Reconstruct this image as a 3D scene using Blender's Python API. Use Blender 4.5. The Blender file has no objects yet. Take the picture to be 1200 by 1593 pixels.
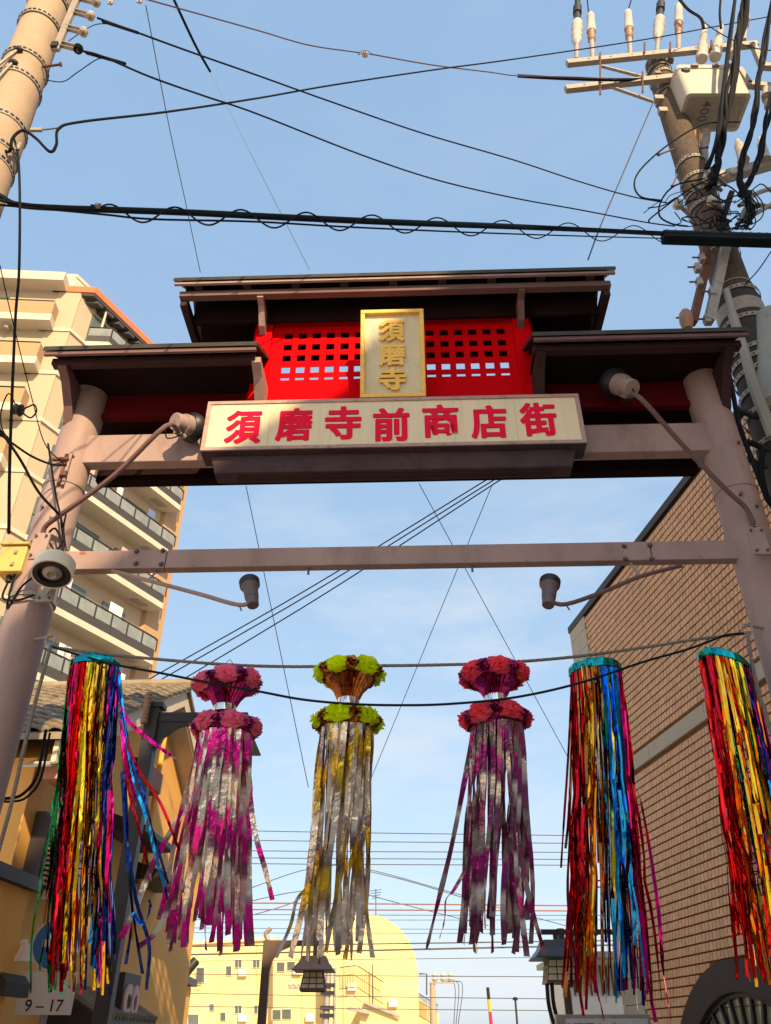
import bpy, math, random
from mathutils import Vector, Matrix

sc = bpy.context.scene
COL = sc.collection
RND = random.Random(11)
rad = math.radians

# ------------------------------------------------------------------ camera
PITCH = 34.2
cam_d = bpy.data.cameras.new('camera')
cam = bpy.data.objects.new('camera', cam_d)
COL.objects.link(cam)
cam.location = (0, 0, 1.6)
cam.rotation_euler = (rad(90 + PITCH), 0, 0)
cam_d.sensor_fit = 'VERTICAL'
cam_d.sensor_height = 24.0
cam_d.lens = 1226.0 / 1593.0 * 24.0
cam_d.clip_start = 0.05
cam_d.clip_end = 2000
sc.camera = cam

# ------------------------------------------------------------------ light
SUN_AZ, SUN_EL = 20.0, 31.0          # degrees right of straight-behind, height
sv = Vector((math.sin(rad(SUN_AZ)) * math.cos(rad(SUN_EL)),
             -math.cos(rad(SUN_AZ)) * math.cos(rad(SUN_EL)), math.sin(rad(SUN_EL))))
sl = bpy.data.lights.new('sun', 'SUN')
sl.energy = 2.65
sl.angle = rad(0.6)
sl.color = (1.0, 0.75, 0.44)
so = bpy.data.objects.new('sun', sl)
COL.objects.link(so)
so.rotation_euler = sv.to_track_quat('Z', 'Y').to_euler()
so.location = (20, -60, 60)

world = bpy.data.worlds.new('World')
sc.world = world
world.use_nodes = True
wn, wl_ = world.node_tree.nodes, world.node_tree.links
wn.clear()
w_out = wn.new('ShaderNodeOutputWorld')
w_bg = wn.new('ShaderNodeBackground')
sky = wn.new('ShaderNodeTexSky')
sky.sky_type = 'NISHITA'
sky.sun_disc = False
sky.sun_elevation = rad(SUN_EL)
sky.sun_rotation = math.atan2(sv.x, sv.y)
sky.altitude = 0
sky.air_density = 1.0
sky.dust_density = 1.6
sky.ozone_density = 1.2
w_bg.inputs['Strength'].default_value = 0.15
w_tc = wn.new('ShaderNodeTexCoord')
w_map = wn.new('ShaderNodeMapping')
w_map.inputs['Scale'].default_value = (2.2, 2.2, 7.5)
w_map.inputs['Rotation'].default_value = (0.0, 0.35, 0.5)
w_noise = wn.new('ShaderNodeTexNoise')
w_noise.inputs['Scale'].default_value = 1.3
w_noise.inputs['Detail'].default_value = 8
w_noise.inputs['Roughness'].default_value = 0.62
w_ramp = wn.new('ShaderNodeValToRGB')
w_ramp.color_ramp.elements[0].position = 0.47
w_ramp.color_ramp.elements[0].color = (0, 0, 0, 1)
w_ramp.color_ramp.elements[1].position = 0.80
w_ramp.color_ramp.elements[1].color = (0.8, 0.8, 0.8, 1)
w_mix = wn.new('ShaderNodeMixRGB')
w_mix.inputs['Color2'].default_value = (2.05, 2.12, 2.2, 1)
wl_.new(w_tc.outputs['Generated'], w_map.inputs['Vector'])
wl_.new(w_map.outputs['Vector'], w_noise.inputs['Vector'])
wl_.new(w_noise.outputs['Fac'], w_ramp.inputs['Fac'])
w_sz = wn.new('ShaderNodeSeparateXYZ'); wl_.new(w_tc.outputs['Generated'], w_sz.inputs[0])
w_mr = wn.new('ShaderNodeMapRange'); w_mr.inputs['From Min'].default_value = .42; w_mr.inputs['From Max'].default_value = .70
w_mr.inputs['To Min'].default_value = 1; w_mr.inputs['To Max'].default_value = .12
wl_.new(w_sz.outputs['Z'], w_mr.inputs['Value'])
w_mu = wn.new('ShaderNodeMath'); w_mu.operation = 'MULTIPLY'
wl_.new(w_ramp.outputs['Color'], w_mu.inputs[0]); wl_.new(w_mr.outputs['Result'], w_mu.inputs[1])
wl_.new(w_mu.outputs[0], w_mix.inputs['Fac'])
# summer haze: soften the sky's contrast channel by channel
w_sep = wn.new('ShaderNodeSeparateColor'); w_com = wn.new('ShaderNodeCombineColor')
wl_.new(sky.outputs['Color'], w_sep.inputs['Color'])
for ch, pw, k in (('Red', .26, .766), ('Green', .147, 1.04), ('Blue', .02, 1.50)):
    a_ = wn.new('ShaderNodeMath'); a_.operation = 'POWER'; a_.inputs[1].default_value = pw
    b_ = wn.new('ShaderNodeMath'); b_.operation = 'MULTIPLY'; b_.inputs[1].default_value = k
    wl_.new(w_sep.outputs[ch], a_.inputs[0]); wl_.new(a_.outputs[0], b_.inputs[0])
    c_ = wn.new('ShaderNodeMath'); c_.operation = 'MULTIPLY_ADD'; c_.inputs[1].default_value = .16
    wl_.new(w_sep.outputs[ch], c_.inputs[0]); wl_.new(b_.outputs[0], c_.inputs[2]); wl_.new(c_.outputs[0], w_com.inputs[ch])
wl_.new(w_com.outputs['Color'], w_mix.inputs['Color1'])
wl_.new(w_mix.outputs['Color'], w_bg.inputs['Color'])
wl_.new(w_bg.outputs['Background'], w_out.inputs['Surface'])

sc.view_settings.view_transform = 'Standard'
sc.view_settings.look = 'None'
sc.view_settings.gamma = 1.0
sc.view_settings.use_curve_mapping = False
sc.view_settings.exposure = 1.5
sc.render.engine = 'CYCLES'
sc.cycles.max_bounces = 8
sc.cycles.transparent_max_bounces = 12

# ------------------------------------------------------------------ helpers
def ray(px, py):
    u = (px - 600) / 1226.0
    v = (796.5 - py) / 1226.0
    c, s = math.cos(rad(PITCH)), math.sin(rad(PITCH))
    return Vector((u, c - s * v, s + c * v))

EYE = Vector((0, 0, 1.6))

def P(px, py, Y):
    """the place at distance Y (metres up the street) seen at a spot of the survey photo"""
    d = ray(px, py)
    return EYE + d * (Y / d.y)

def plane_pt(px, py, o, n):
    d = ray(px, py)
    return EYE + d * ((o - EYE).dot(n) / d.dot(n))

# gate frame
GA = rad(1.85)
GE = Vector((math.cos(GA), -math.sin(GA), 0))
GN = Vector((-math.sin(GA), -math.cos(GA), 0))      # towards the viewer
G0 = Vector((0, 7, 0))
GU = 0.09                                            # centre line

def G(u, w, z):
    return G0 + GE * u + GN * w + Vector((0, 0, z))

def gp(px, py, w):
    p = plane_pt(px, py, G0 + GN * w, GN)
    return (p - G0).dot(GE), p.z

def gz(px, py, w):
    return gp(px, py, w)[1]

OFF = {}

def place(o, parent):
    COL.objects.link(o)
    if parent is not None:
        o.parent = parent
        OFF[o.name] = OFF[parent.name]
    return o

def empty(name, loc, label=None, cat=None, group=None, kind=None):
    o = bpy.data.objects.new(name, None)
    COL.objects.link(o)
    o.location = loc
    o.empty_display_size = 0.2
    OFF[o.name] = Vector(loc)
    tag(o, label, cat, group, kind)
    return o

def tag(o, label=None, cat=None, group=None, kind=None):
    if label: o['label'] = label
    if cat: o['category'] = cat
    if group: o['group'] = group
    if kind: o['kind'] = kind
    return o

class MB:
    def __init__(self):
        self.v, self.f, self.uv = [], [], {}

    def add(self, vs, fs):
        b = len(self.v)
        self.v += [Vector(x) for x in vs]
        self.f += [tuple(i + b for i in f) for f in fs]
        return b

    def hexa(self, p):
        """eight corners: bottom loop 0-3, top loop 4-7"""
        self.add(p, [(0, 3, 2, 1), (4, 5, 6, 7), (0, 1, 5, 4), (1, 2, 6, 5), (2, 3, 7, 6), (3, 0, 4, 7)])
        return self

    def box(self, c, sx, sy, sz, ex=Vector((1, 0, 0)), ey=Vector((0, 1, 0)), ez=Vector((0, 0, 1))):
        c = Vector(c); a, b, d = ex * sx / 2, ey * sy / 2, ez * sz / 2
        return self.hexa([c - a - b - d, c + a - b - d, c + a + b - d, c - a + b - d,
                          c - a - b + d, c + a - b + d, c + a + b + d, c - a + b + d])

    def gbox(self, u0, u1, w0, w1, z0, z1):
        return self.hexa([G(u0, w1, z0), G(u1, w1, z0), G(u1, w0, z0), G(u0, w0, z0),
                          G(u0, w1, z1), G(u1, w1, z1), G(u1, w0, z1), G(u0, w0, z1)])

    def bar(self, p, q, w, h, up=Vector((0, 0, 1))):
        p, q = Vector(p), Vector(q)
        d = (q - p).normalized()
        s = d.cross(up)
        if s.length < 1e-4: s = d.cross(Vector((1, 0, 0)))
        s.normalize(); t = s.cross(d)
        a, b = s * w / 2, t * h / 2
        return self.hexa([p - a - b, p + a - b, q + a - b, q - a - b, p - a + b, p + a + b, q + a + b, q - a + b])

    def prism(self, poly, d):
        """polygon (list of points) extruded by vector d"""
        n = len(poly); poly = [Vector(x) for x in poly]
        self.add(poly + [x + d for x in poly],
                 [tuple(range(n)), tuple(range(2 * n - 1, n - 1, -1))] +
                 [(i, i + n, (i + 1) % n + n, (i + 1) % n) for i in range(n)])
        return self

    def rings(self, rings, cap=True, close=False):
        n = len(rings[0]); b = len(self.v)
        for r in rings: self.v += [Vector(x) for x in r]
        m = len(rings)
        for k in range(m - 1 + (1 if close else 0)):
            a0, a1 = b + k * n, b + ((k + 1) % m) * n
            for i in range(n):
                j = (i + 1) % n
                self.f.append((a0 + i, a0 + j, a1 + j, a1 + i))
        if cap and not close:
            self.f.append(tuple(b + i for i in range(n - 1, -1, -1)))
            self.f.append(tuple(b + (m - 1) * n + i for i in range(n)))
        return self

    def cyl(self, p, q, r1, r2=None, n=16, cap=True):
        r2 = r1 if r2 is None else r2
        return self.lathe(p, q, [(0, r1), (1, r2)], n, cap)

    def lathe(self, p, q, prof, n=16, cap=True):
        p, q = Vector(p), Vector(q)
        d = (q - p); L = d.length; d.normalize()
        a = d.cross(Vector((0, 0, 1)))
        if a.length < 1e-3: a = Vector((1, 0, 0))
        a.normalize(); b = d.cross(a)
        rs = []
        for t, r in prof:
            c = p + d * (L * t)
            rs.append([c + (a * math.cos(2 * math.pi * i / n) + b * math.sin(2 * math.pi * i / n)) * r for i in range(n)])
        return self.rings(rs, cap)

    def tube(self, pts, r, n=6, cap=True):
        pts = [Vector(x) for x in pts]
        rs = []; prev = None
        for i, c in enumerate(pts):
            d = (pts[min(i + 1, len(pts) - 1)] - pts[max(i - 1, 0)])
            if d.length < 1e-9: d = Vector((0, 0, 1))
            d.normalize()
            if prev is None:
                a = d.cross(Vector((0, 0, 1)))
                if a.length < 1e-3: a = Vector((1, 0, 0))
            else:
                a = prev - d * prev.dot(d)
            a.normalize(); prev = a
            b = d.cross(a)
            rr = r[i] if isinstance(r, (list, tuple)) else r
            rs.append([c + (a * math.cos(2 * math.pi * k / n) + b * math.sin(2 * math.pi * k / n)) * rr for k in range(n)])
        return self.rings(rs, cap)

    def band(self, p, q, r, t, n=20, h=0.03):
        """open ring of thickness t around the axis p->q at its middle"""
        p, q = Vector(p), Vector(q)
        d = (q - p).normalized(); c = (p + q) / 2
        a = d.cross(Vector((0, 0, 1)))
        if a.length < 1e-3: a = Vector((1, 0, 0))
        a.normalize(); b = d.cross(a)
        def ring(rr, z):
            return [c + d * z + (a * math.cos(2 * math.pi * i / n) + b * math.sin(2 * math.pi * i / n)) * rr for i in range(n)]
        return self.rings([ring(r, -h), ring(r + t, -h), ring(r + t, h), ring(r, h)], close=True)

    def build(self, name, mat, parent=None, smooth=False, bevel=0, label=None):
        me = bpy.data.meshes.new(name)
        o = bpy.data.objects.new(name, me)
        place(o, parent)
        if parent is None:
            c = Vector((0, 0, 0))
            for x in self.v: c += x
            c /= max(1, len(self.v))
            z0 = min(x.z for x in self.v)
            off = Vector((c.x, c.y, z0))
            o.location = off
            OFF[o.name] = off
        off = OFF[o.name]
        me.from_pydata([x - off for x in self.v], [], self.f)
        if self.uv:
            l = me.uv_layers.new(name='UVMap')
            for lp in me.loops:
                l.data[lp.index].uv = self.uv.get(lp.vertex_index, (0, 0))
        me.update()
        if smooth:
            me.polygons.foreach_set('use_smooth', [True] * len(me.polygons))
            me.set_sharp_from_angle(angle=rad(38))
        if mat: me.materials.append(mat)
        if bevel:
            m = o.modifiers.new('bevel', 'BEVEL'); m.width = bevel; m.segments = 2; m.limit_method = 'ANGLE'
            m.angle_limit = rad(50)
        if label: o['label'] = label
        return o

def catmull(pts, k=6):
    pts = [Vector(p) for p in pts]
    if len(pts) < 3: return [pts[0].lerp(pts[-1], i / k) for i in range(k + 1)]
    out = []
    ext = [pts[0] * 2 - pts[1]] + pts + [pts[-1] * 2 - pts[-2]]
    for i in range(1, len(ext) - 2):
        p0, p1, p2, p3 = ext[i - 1:i + 3]
        for j in range(k):
            t = j / k
            out.append(0.5 * ((2 * p1) + (p2 - p0) * t + (2 * p0 - 5 * p1 + 4 * p2 - p3) * t * t + (3 * p1 - p0 - 3 * p2 + p3) * t ** 3))
    out.append(pts[-1])
    return out

# ------------------------------------------------------------------ materials
def M(name, col, rough=0.6, metal=0.0, var=0.12, scale=3.0, bump=0.0, bscale=60.0, rvar=0.0, dirt=0.0, dirtcol=(0.06, 0.045, 0.035), dscale=2.5, spec=0.4, stretch=None, emit=0):
    m = bpy.data.materials.new(name); m.use_nodes = True
    nt = m.node_tree; N, L = nt.nodes, nt.links
    bs = N['Principled BSDF']
    bs.inputs['Roughness'].default_value = rough
    bs.inputs['Metallic'].default_value = metal
    bs.inputs['Specular IOR Level'].default_value = spec
    tc = N.new('ShaderNodeTexCoord')
    vec = tc.outputs['Object']
    if stretch:
        mp = N.new('ShaderNodeMapping'); mp.inputs['Scale'].default_value = stretch
        L.new(vec, mp.inputs['Vector']); vec = mp.outputs['Vector']
    nz = N.new('ShaderNodeTexNoise'); nz.inputs['Scale'].default_value = scale
    nz.inputs['Detail'].default_value = 6; nz.inputs['Roughness'].default_value = 0.6
    L.new(vec, nz.inputs['Vector'])
    mr = N.new('ShaderNodeMapRange')
    mr.inputs['From Min'].default_value = 0.3; mr.inputs['From Max'].default_value = 0.7
    mr.inputs['To Min'].default_value = 1 - var; mr.inputs['To Max'].default_value = 1 + var
    L.new(nz.outputs['Fac'], mr.inputs['Value'])
    val = mr.outputs['Result']
    if rvar:
        oi = N.new('ShaderNodeObjectInfo')
        m2 = N.new('ShaderNodeMapRange'); m2.inputs['To Min'].default_value = 1 - rvar; m2.inputs['To Max'].default_value = 1 + rvar
        L.new(oi.outputs['Random'], m2.inputs['Value'])
        mu = N.new('ShaderNodeMath'); mu.operation = 'MULTIPLY'
        L.new(val, mu.inputs[0]); L.new(m2.outputs['Result'], mu.inputs[1]); val = mu.outputs[0]
    vm = N.new('ShaderNodeVectorMath'); vm.operation = 'SCALE'
    vm.inputs[0].default_value = col
    L.new(val, vm.inputs['Scale'])
    out = vm.outputs['Vector']
    if dirt:
        n3 = N.new('ShaderNodeTexNoise'); n3.inputs['Scale'].default_value = dscale
        n3.inputs['Detail'].default_value = 9; n3.inputs['Roughness'].default_value = 0.7
        L.new(vec, n3.inputs['Vector'])
        rp = N.new('ShaderNodeValToRGB')
        rp.color_ramp.elements[0].position = 0.52; rp.color_ramp.elements[0].color = (0, 0, 0, 1)
        rp.color_ramp.elements[1].position = 0.78; rp.color_ramp.elements[1].color = (dirt, dirt, dirt, 1)
        L.new(n3.outputs['Fac'], rp.inputs['Fac'])
        mx = N.new('ShaderNodeMixRGB'); mx.inputs['Color2'].default_value = (*dirtcol, 1)
        L.new(rp.outputs['Color'], mx.inputs['Fac']); L.new(out, mx.inputs['Color1']); out = mx.outputs['Color']
    L.new(out, bs.inputs['Base Color'])
    if bump:
        nb = N.new('ShaderNodeTexNoise'); nb.inputs['Scale'].default_value = bscale; nb.inputs['Detail'].default_value = 5
        L.new(vec, nb.inputs['Vector'])
        bp = N.new('ShaderNodeBump'); bp.inputs['Strength'].default_value = bump; bp.inputs['Distance'].default_value = 0.02
        L.new(nb.outputs['Fac'], bp.inputs['Height']); L.new(bp.outputs['Normal'], bs.inputs['Normal'])
    return m

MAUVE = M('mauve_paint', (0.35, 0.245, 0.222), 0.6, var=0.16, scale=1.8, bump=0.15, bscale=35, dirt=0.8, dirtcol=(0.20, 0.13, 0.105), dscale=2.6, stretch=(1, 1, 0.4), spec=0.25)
MAUVE_M = M('shaded_mauve_paint', (0.17, 0.10, 0.095), 0.65, spec=0.12, var=0.12, scale=2)  # mid mauve; on the unlit brackets it carries their shade
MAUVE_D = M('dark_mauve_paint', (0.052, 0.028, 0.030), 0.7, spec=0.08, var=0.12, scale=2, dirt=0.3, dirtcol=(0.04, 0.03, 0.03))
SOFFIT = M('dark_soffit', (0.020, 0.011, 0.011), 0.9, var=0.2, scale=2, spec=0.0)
SHEET = M('roof_sheet', (0.05, 0.042, 0.035), 0.5, var=0.3, scale=4, metal=0.1, spec=0.2)
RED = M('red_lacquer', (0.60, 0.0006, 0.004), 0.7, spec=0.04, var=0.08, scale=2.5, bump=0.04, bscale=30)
RED_D = M('dark_red_board', (0.085, 0.003, 0.005), 0.6, spec=0.1, var=0.15, scale=2)  # much darker red than the house posts and lattice
SIGNWHITE = M('cream_acrylic', (0.78, 0.655, 0.415), 0.35, var=0.05, scale=1.5, dirt=0.45, dirtcol=(0.45, 0.36, 0.22), dscale=3.5, stretch=(2.5, 1, 0.25))
SIGNRED = M('sign_red', (0.82, 0.004, 0.045), 0.5, spec=0.1, var=0.04)
RUSTFRAME = M('rusting_frame', (0.42, 0.28, 0.24), 0.55, var=0.12, dirt=0.9, dirtcol=(0.09, 0.035, 0.018), dscale=7)
UNDERBOX = M('sooty_steel', (0.075, 0.05, 0.055), 0.75, spec=0.1, var=0.2, dirt=0.7, dirtcol=(0.03, 0.02, 0.02), dscale=5)
GOLD = M('gold_leaf', (0.86, 0.52, 0.10), 0.45, metal=0.1, var=0.12, scale=12, bump=0.15, bscale=80)
PLAQUE = M('weathered_plaque_board', (0.70, 0.62, 0.40), 0.6, var=0.12, scale=3, dirt=0.8, dirtcol=(0.22, 0.24, 0.22), dscale=3.2, bump=0.15, bscale=90, stretch=(1, 1, 0.6))
CONCRETE = M('pole_concrete', (0.42, 0.31, 0.215), 0.85, var=0.10, scale=4, bump=0.25, bscale=120, dirt=0.35, dirtcol=(0.2, 0.16, 0.12), dscale=3)
CONCRETE_D = M('brown_pole_concrete', (0.105, 0.073, 0.050), 0.9, var=0.35, scale=14, bump=0.45, bscale=120, dirt=0.6, dirtcol=(0.08, 0.055, 0.04), dscale=5)
GALV = M('galvanised_steel', (0.33, 0.285, 0.235), 0.6, metal=0.15, var=0.15, scale=14, dirt=0.5, dirtcol=(0.22, 0.13, 0.08), dscale=9)
GALV_O = M('dull_galvanised', (0.36, 0.32, 0.28), 0.55, metal=0.3, var=0.15, scale=10, dirt=0.6, dirtcol=(0.16, 0.09, 0.06), dscale=8)
RUST = M('rusty_steel', (0.14, 0.06, 0.035), 0.8, var=0.3, scale=14)
CER = M('porcelain', (0.52, 0.47, 0.39), 0.3, var=0.12, dirt=0.7, dirtcol=(0.24, 0.18, 0.13), dscale=9)
CER_B = M('brown_collar', (0.34, 0.19, 0.11), 0.5, var=0.2, scale=10)
GREYPAINT = M('transformer_paint', (0.50, 0.45, 0.36), 0.5, var=0.08, dirt=0.4, dirtcol=(0.26, 0.17, 0.09), dscale=4)
GREYDARK = M('grey_print', (0.12, 0.12, 0.12), 0.6)
CABLE = M('black_cable', (0.009, 0.010, 0.013), 0.75, spec=0.12, var=0.2)
CABLE_T = M('teal_black_cable', (0.007, 0.015, 0.02), 0.7, spec=0.15, var=0.2)
WIRE = M('wire_steel', (0.10, 0.10, 0.11), 0.5, metal=0.4)
WIRE_FAR = M('hazed_line_wire', (0.085, 0.088, 0.095), 0.6)  # haze put into the colour of these distant wires
WIRE_BR = M('copper_brown_wire', (0.10, 0.045, 0.04), 0.6)
WIRE_PINK = M('faded_red_wire', (0.30, 0.13, 0.12), 0.6)
ROPE = M('twisted_rope', (0.23, 0.205, 0.18), 0.9, var=0.25, scale=40, bump=0.4, bscale=150)
BLACKRUB = M('black_rubber', (0.016, 0.017, 0.02), 0.6)
WRAP = M('pole_wrap', (0.045, 0.042, 0.038), 0.85, var=0.2, scale=30, bump=0.4, bscale=60)
CONDUIT = M('grey_conduit', (0.30, 0.29, 0.25), 0.5, var=0.1)
LAMPGREY = M('lamp_dark_housing', (0.13, 0.10, 0.105), 0.5, var=0.15)
LAMPBODY = M('lamp_housing', (0.34, 0.25, 0.23), 0.5, var=0.1, dirt=0.3)
LAMPDARK = M('lamp_dark_metal', (0.018, 0.018, 0.022), 0.45)
LENS = M('dusty_lens', (0.30, 0.26, 0.16), 0.3, var=0.15, scale=8)
HORNW = M('cream_plastic', (0.74, 0.66, 0.50), 0.45, var=0.04, dirt=0.25, dirtcol=(0.4, 0.3, 0.2))
BOXYEL = M('ochre_box_paint', (0.60, 0.42, 0.12), 0.5, var=0.1, dirt=0.5, dirtcol=(0.3, 0.18, 0.07), dscale=4)
BOLT = M('bolt_steel', (0.17, 0.13, 0.12), 0.5, metal=0.5)
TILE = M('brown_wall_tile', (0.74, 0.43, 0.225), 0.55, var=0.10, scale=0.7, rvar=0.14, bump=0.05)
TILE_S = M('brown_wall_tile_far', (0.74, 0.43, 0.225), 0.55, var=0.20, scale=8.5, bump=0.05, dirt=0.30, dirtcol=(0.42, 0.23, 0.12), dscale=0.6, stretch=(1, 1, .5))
GROUT = M('dark_grout', (0.27, 0.125, 0.05), 0.9)
STONE = M('pale_stone', (0.50, 0.44, 0.33), 0.7, var=0.06, scale=3, bump=0.1)
COPING = M('dark_coping', (0.03, 0.032, 0.036), 0.5)
RINGBROWN = M('brown_render', (0.058, 0.045, 0.040), 0.75, var=0.06)
GLASS = M('window_glass', (0.10, 0.12, 0.10), 0.06, spec=0.9, var=0.1)
GLASS_G = M('green_pane', (0.34, 0.36, 0.24), 0.12, spec=0.8, var=0.15, scale=1.2)
BLACKIRON = M('black_iron', (0.02, 0.019, 0.018), 0.5)
APT = M('apartment_tile', (0.47, 0.365, 0.245), 0.75, var=0.08, scale=25, bump=0.12, bscale=70)
APT_P = M('apartment_parapet_tile', (0.41, 0.255, 0.13), 0.75, var=0.12, scale=30, bump=0.15, bscale=70)
APT_W = M('apartment_cream_paint', (0.56, 0.49, 0.375), 0.7, var=0.07, scale=2, dirt=0.25, dirtcol=(0.35, 0.29, 0.2), dscale=1.5, stretch=(1, 1, 0.3))
APT_O = M('apartment_orange_trim', (0.72, 0.16, 0.06), 0.6, var=0.05)
APT_D = M('perforated_dark_panel', (0.055, 0.048, 0.045), 0.6, var=0.2, scale=30)
APT_G = M('balcony_glass', (0.22, 0.23, 0.21), 0.12, spec=0.8, var=0.3, scale=0.8)
YELLOW = M('yellow_render', (0.78, 0.60, 0.27), 0.85, var=0.06, scale=0.3, dirt=0.25, dirtcol=(0.6, 0.42, 0.14), dscale=0.4)
ORANGE = M('orange_render', (0.80, 0.43, 0.115), 0.8, var=0.06, scale=1.2, bump=0.08, bscale=50, dirt=0.2, dirtcol=(0.5, 0.25, 0.08))
ORANGE2 = M('deep_orange_render', (0.86, 0.43, 0.09), 0.8, var=0.05, scale=1.2, bump=0.08, bscale=50)
ROOFTILE = M('grey_brown_roof_tile', (0.23, 0.18, 0.12), 0.7, var=0.2, scale=6, rvar=0.18)
CREAM = M('cream_bargeboard', (0.66, 0.56, 0.40), 0.6, var=0.06, dirt=0.3, dirtcol=(0.4, 0.3, 0.18))
PINKSLAT = M('faded_pink_slat', (0.52, 0.26, 0.20), 0.6, var=0.1)
WHITE = M('white_paint', (0.76, 0.72, 0.64), 0.5, var=0.05)
PINKLET = M('pale_pink_letter', (0.66, 0.42, 0.38), 0.5)
BLUESIGN = M('blue_sign_sheet', (0.02, 0.13, 0.36), 0.35, var=0.05)
SIGNPLATE = M('white_sign_sheet', (0.62, 0.60, 0.56), 0.4, var=0.04)
GREYSTEEL = M('grey_sign_post', (0.25, 0.26, 0.27), 0.45, metal=0.3)
DARKPOST = M('dark_bronze_post', (0.040, 0.034, 0.034), 0.5, var=0.15)
LANTERNROOF_LIT = M('brown_lantern_roof', (0.24, 0.17, 0.12), 0.55)  # sunlight on the middle lantern's roof put into a paler, warmer colour
LANTERNROOF = M('lantern_roof', (0.06, 0.075, 0.09), 0.45)
BROWNPOST = M('brown_lamp_post', (0.11, 0.075, 0.06), 0.5)
ASPHALT = M('pale_paved_road', (0.40, 0.35, 0.29), 0.9, var=0.2, scale=30, bump=0.3, bscale=200)
PAVE = M('pavement_blocks', (0.50, 0.44, 0.36), 0.85, var=0.2, scale=8)
PLAIN = M('plain_render', (0.66, 0.56, 0.44), 0.8, var=0.08)
YELSTICK = M('hazard_yellow', (0.75, 0.45, 0.04), 0.5)
REDSTICK = M('hazard_red', (0.62, 0.03, 0.06), 0.5)

def foil(name, col, rough=0.11, crinkle=0.7, metal=1.0):
    m = bpy.data.materials.new(name); m.use_nodes = True
    N, L = m.node_tree.nodes, m.node_tree.links
    bs = N['Principled BSDF']
    bs.inputs['Base Color'].default_value = (*col, 1)
    bs.inputs['Metallic'].default_value = metal; bs.inputs['Roughness'].default_value = rough
    tc = N.new('ShaderNodeTexCoord')
    mp = N.new('ShaderNodeMapping'); mp.inputs['Scale'].default_value = (1, 1, .35); L.new(tc.outputs['Object'], mp.inputs['Vector'])
    nb = N.new('ShaderNodeTexNoise'); nb.inputs['Scale'].default_value = 9; nb.inputs['Detail'].default_value = 2
    L.new(mp.outputs['Vector'], nb.inputs['Vector'])
    bp = N.new('ShaderNodeBump'); bp.inputs['Strength'].default_value = crinkle; bp.inputs['Distance'].default_value = 0.04
    L.new(nb.outputs['Fac'], bp.inputs['Height']); L.new(bp.outputs['Normal'], bs.inputs['Normal'])
    return m

def dyed_foil(name, stops, cycles=2.4, rough=0.13):
    """silvery foil dip-dyed in bands along its length (v), each strip shifted by its own amount"""
    m = bpy.data.materials.new(name); m.use_nodes = True
    N, L = m.node_tree.nodes, m.node_tree.links
    bs = N['Principled BSDF']; bs.inputs['Metallic'].default_value = 0.6; bs.inputs['Roughness'].default_value = rough
    uv = N.new('ShaderNodeUVMap'); sep = N.new('ShaderNodeSeparateXYZ'); L.new(uv.outputs['UV'], sep.inputs[0])
    oi = N.new('ShaderNodeObjectInfo')
    a = N.new('ShaderNodeMath'); a.operation = 'MULTIPLY_ADD'; a.inputs[1].default_value = cycles
    L.new(sep.outputs['Y'], a.inputs[0])
    r = N.new('ShaderNodeMath'); r.operation = 'MULTIPLY'; r.inputs[1].default_value = 0.45; L.new(oi.outputs['Random'], r.inputs[0])
    L.new(r.outputs[0], a.inputs[2])
    fr = N.new('ShaderNodeMath'); fr.operation = 'FRACT'; L.new(a.outputs[0], fr.inputs[0])
    rp = N.new('ShaderNodeValToRGB'); cr = rp.color_ramp
    cr.elements[0].position = stops[0][0]; cr.elements[0].color = (*stops[0][1], 1)
    cr.elements[1].position = stops[-1][0]; cr.elements[1].color = (*stops[-1][1], 1)
    for p_, c_ in stops[1:-1]:
        e = cr.elements.new(p_); e.color = (*c_, 1)
    L.new(fr.outputs[0], rp.inputs['Fac']); L.new(rp.outputs['Color'], bs.inputs['Base Color'])
    tc = N.new('ShaderNodeTexCoord')
    nb = N.new('ShaderNodeTexNoise'); nb.inputs['Scale'].default_value = 13; nb.inputs['Detail'].default_value = 2
    L.new(tc.outputs['Object'], nb.inputs['Vector'])
    bp = N.new('ShaderNodeBump'); bp.inputs['Strength'].default_value = 0.6; bp.inputs['Distance'].default_value = 0.05
    L.new(nb.outputs['Fac'], bp.inputs['Height']); L.new(bp.outputs['Normal'], bs.inputs['Normal'])
    return m

FOIL = {k: foil('foil_' + k, c) for k, c in dict(
    red=(0.80, 0.015, 0.02), dark_red=(0.42, 0.01, 0.03), gold=(0.85, 0.50, 0.04), yellow=(0.95, 0.72, 0.03), orange=(0.85, 0.25, 0.02),
    green=(0.02, 0.38, 0.12), dark_green=(0.015, 0.12, 0.05), blue=(0.02, 0.32, 0.85), navy=(0.015, 0.04, 0.25), magenta=(0.75, 0.01, 0.28),
    brown=(0.25, 0.13, 0.05), teal=(0.01, 0.30, 0.32), silver=(0.75, 0.73, 0.72)).items()}
SIL, SILD = (0.95, 0.90, 0.82), (0.50, 0.42, 0.42)
DYE_PINK = dyed_foil('dyed_silver_magenta_foil', [(0, SIL), (0.16, SIL), (0.22, SILD), (0.29, (0.95, 0.02, 0.48)), (0.50, (0.80, 0.02, 0.38)), (0.57, (0.30, 0.06, 0.18)), (0.70, (0.34, 0.16, 0.24)), (0.76, SIL), (1, SIL)])
DYE_YEL = dyed_foil('dyed_silver_yellow_foil', [(0, SIL), (0.20, SIL), (0.25, SILD), (0.38, (0.30, 0.24, 0.2)), (0.43, (0.70, 0.48, 0.06)), (0.55, (0.95, 0.66, 0.03)), (0.68, (0.36, 0.26, 0.13)), (0.85, SIL), (1, SIL)], 2.0)
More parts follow.
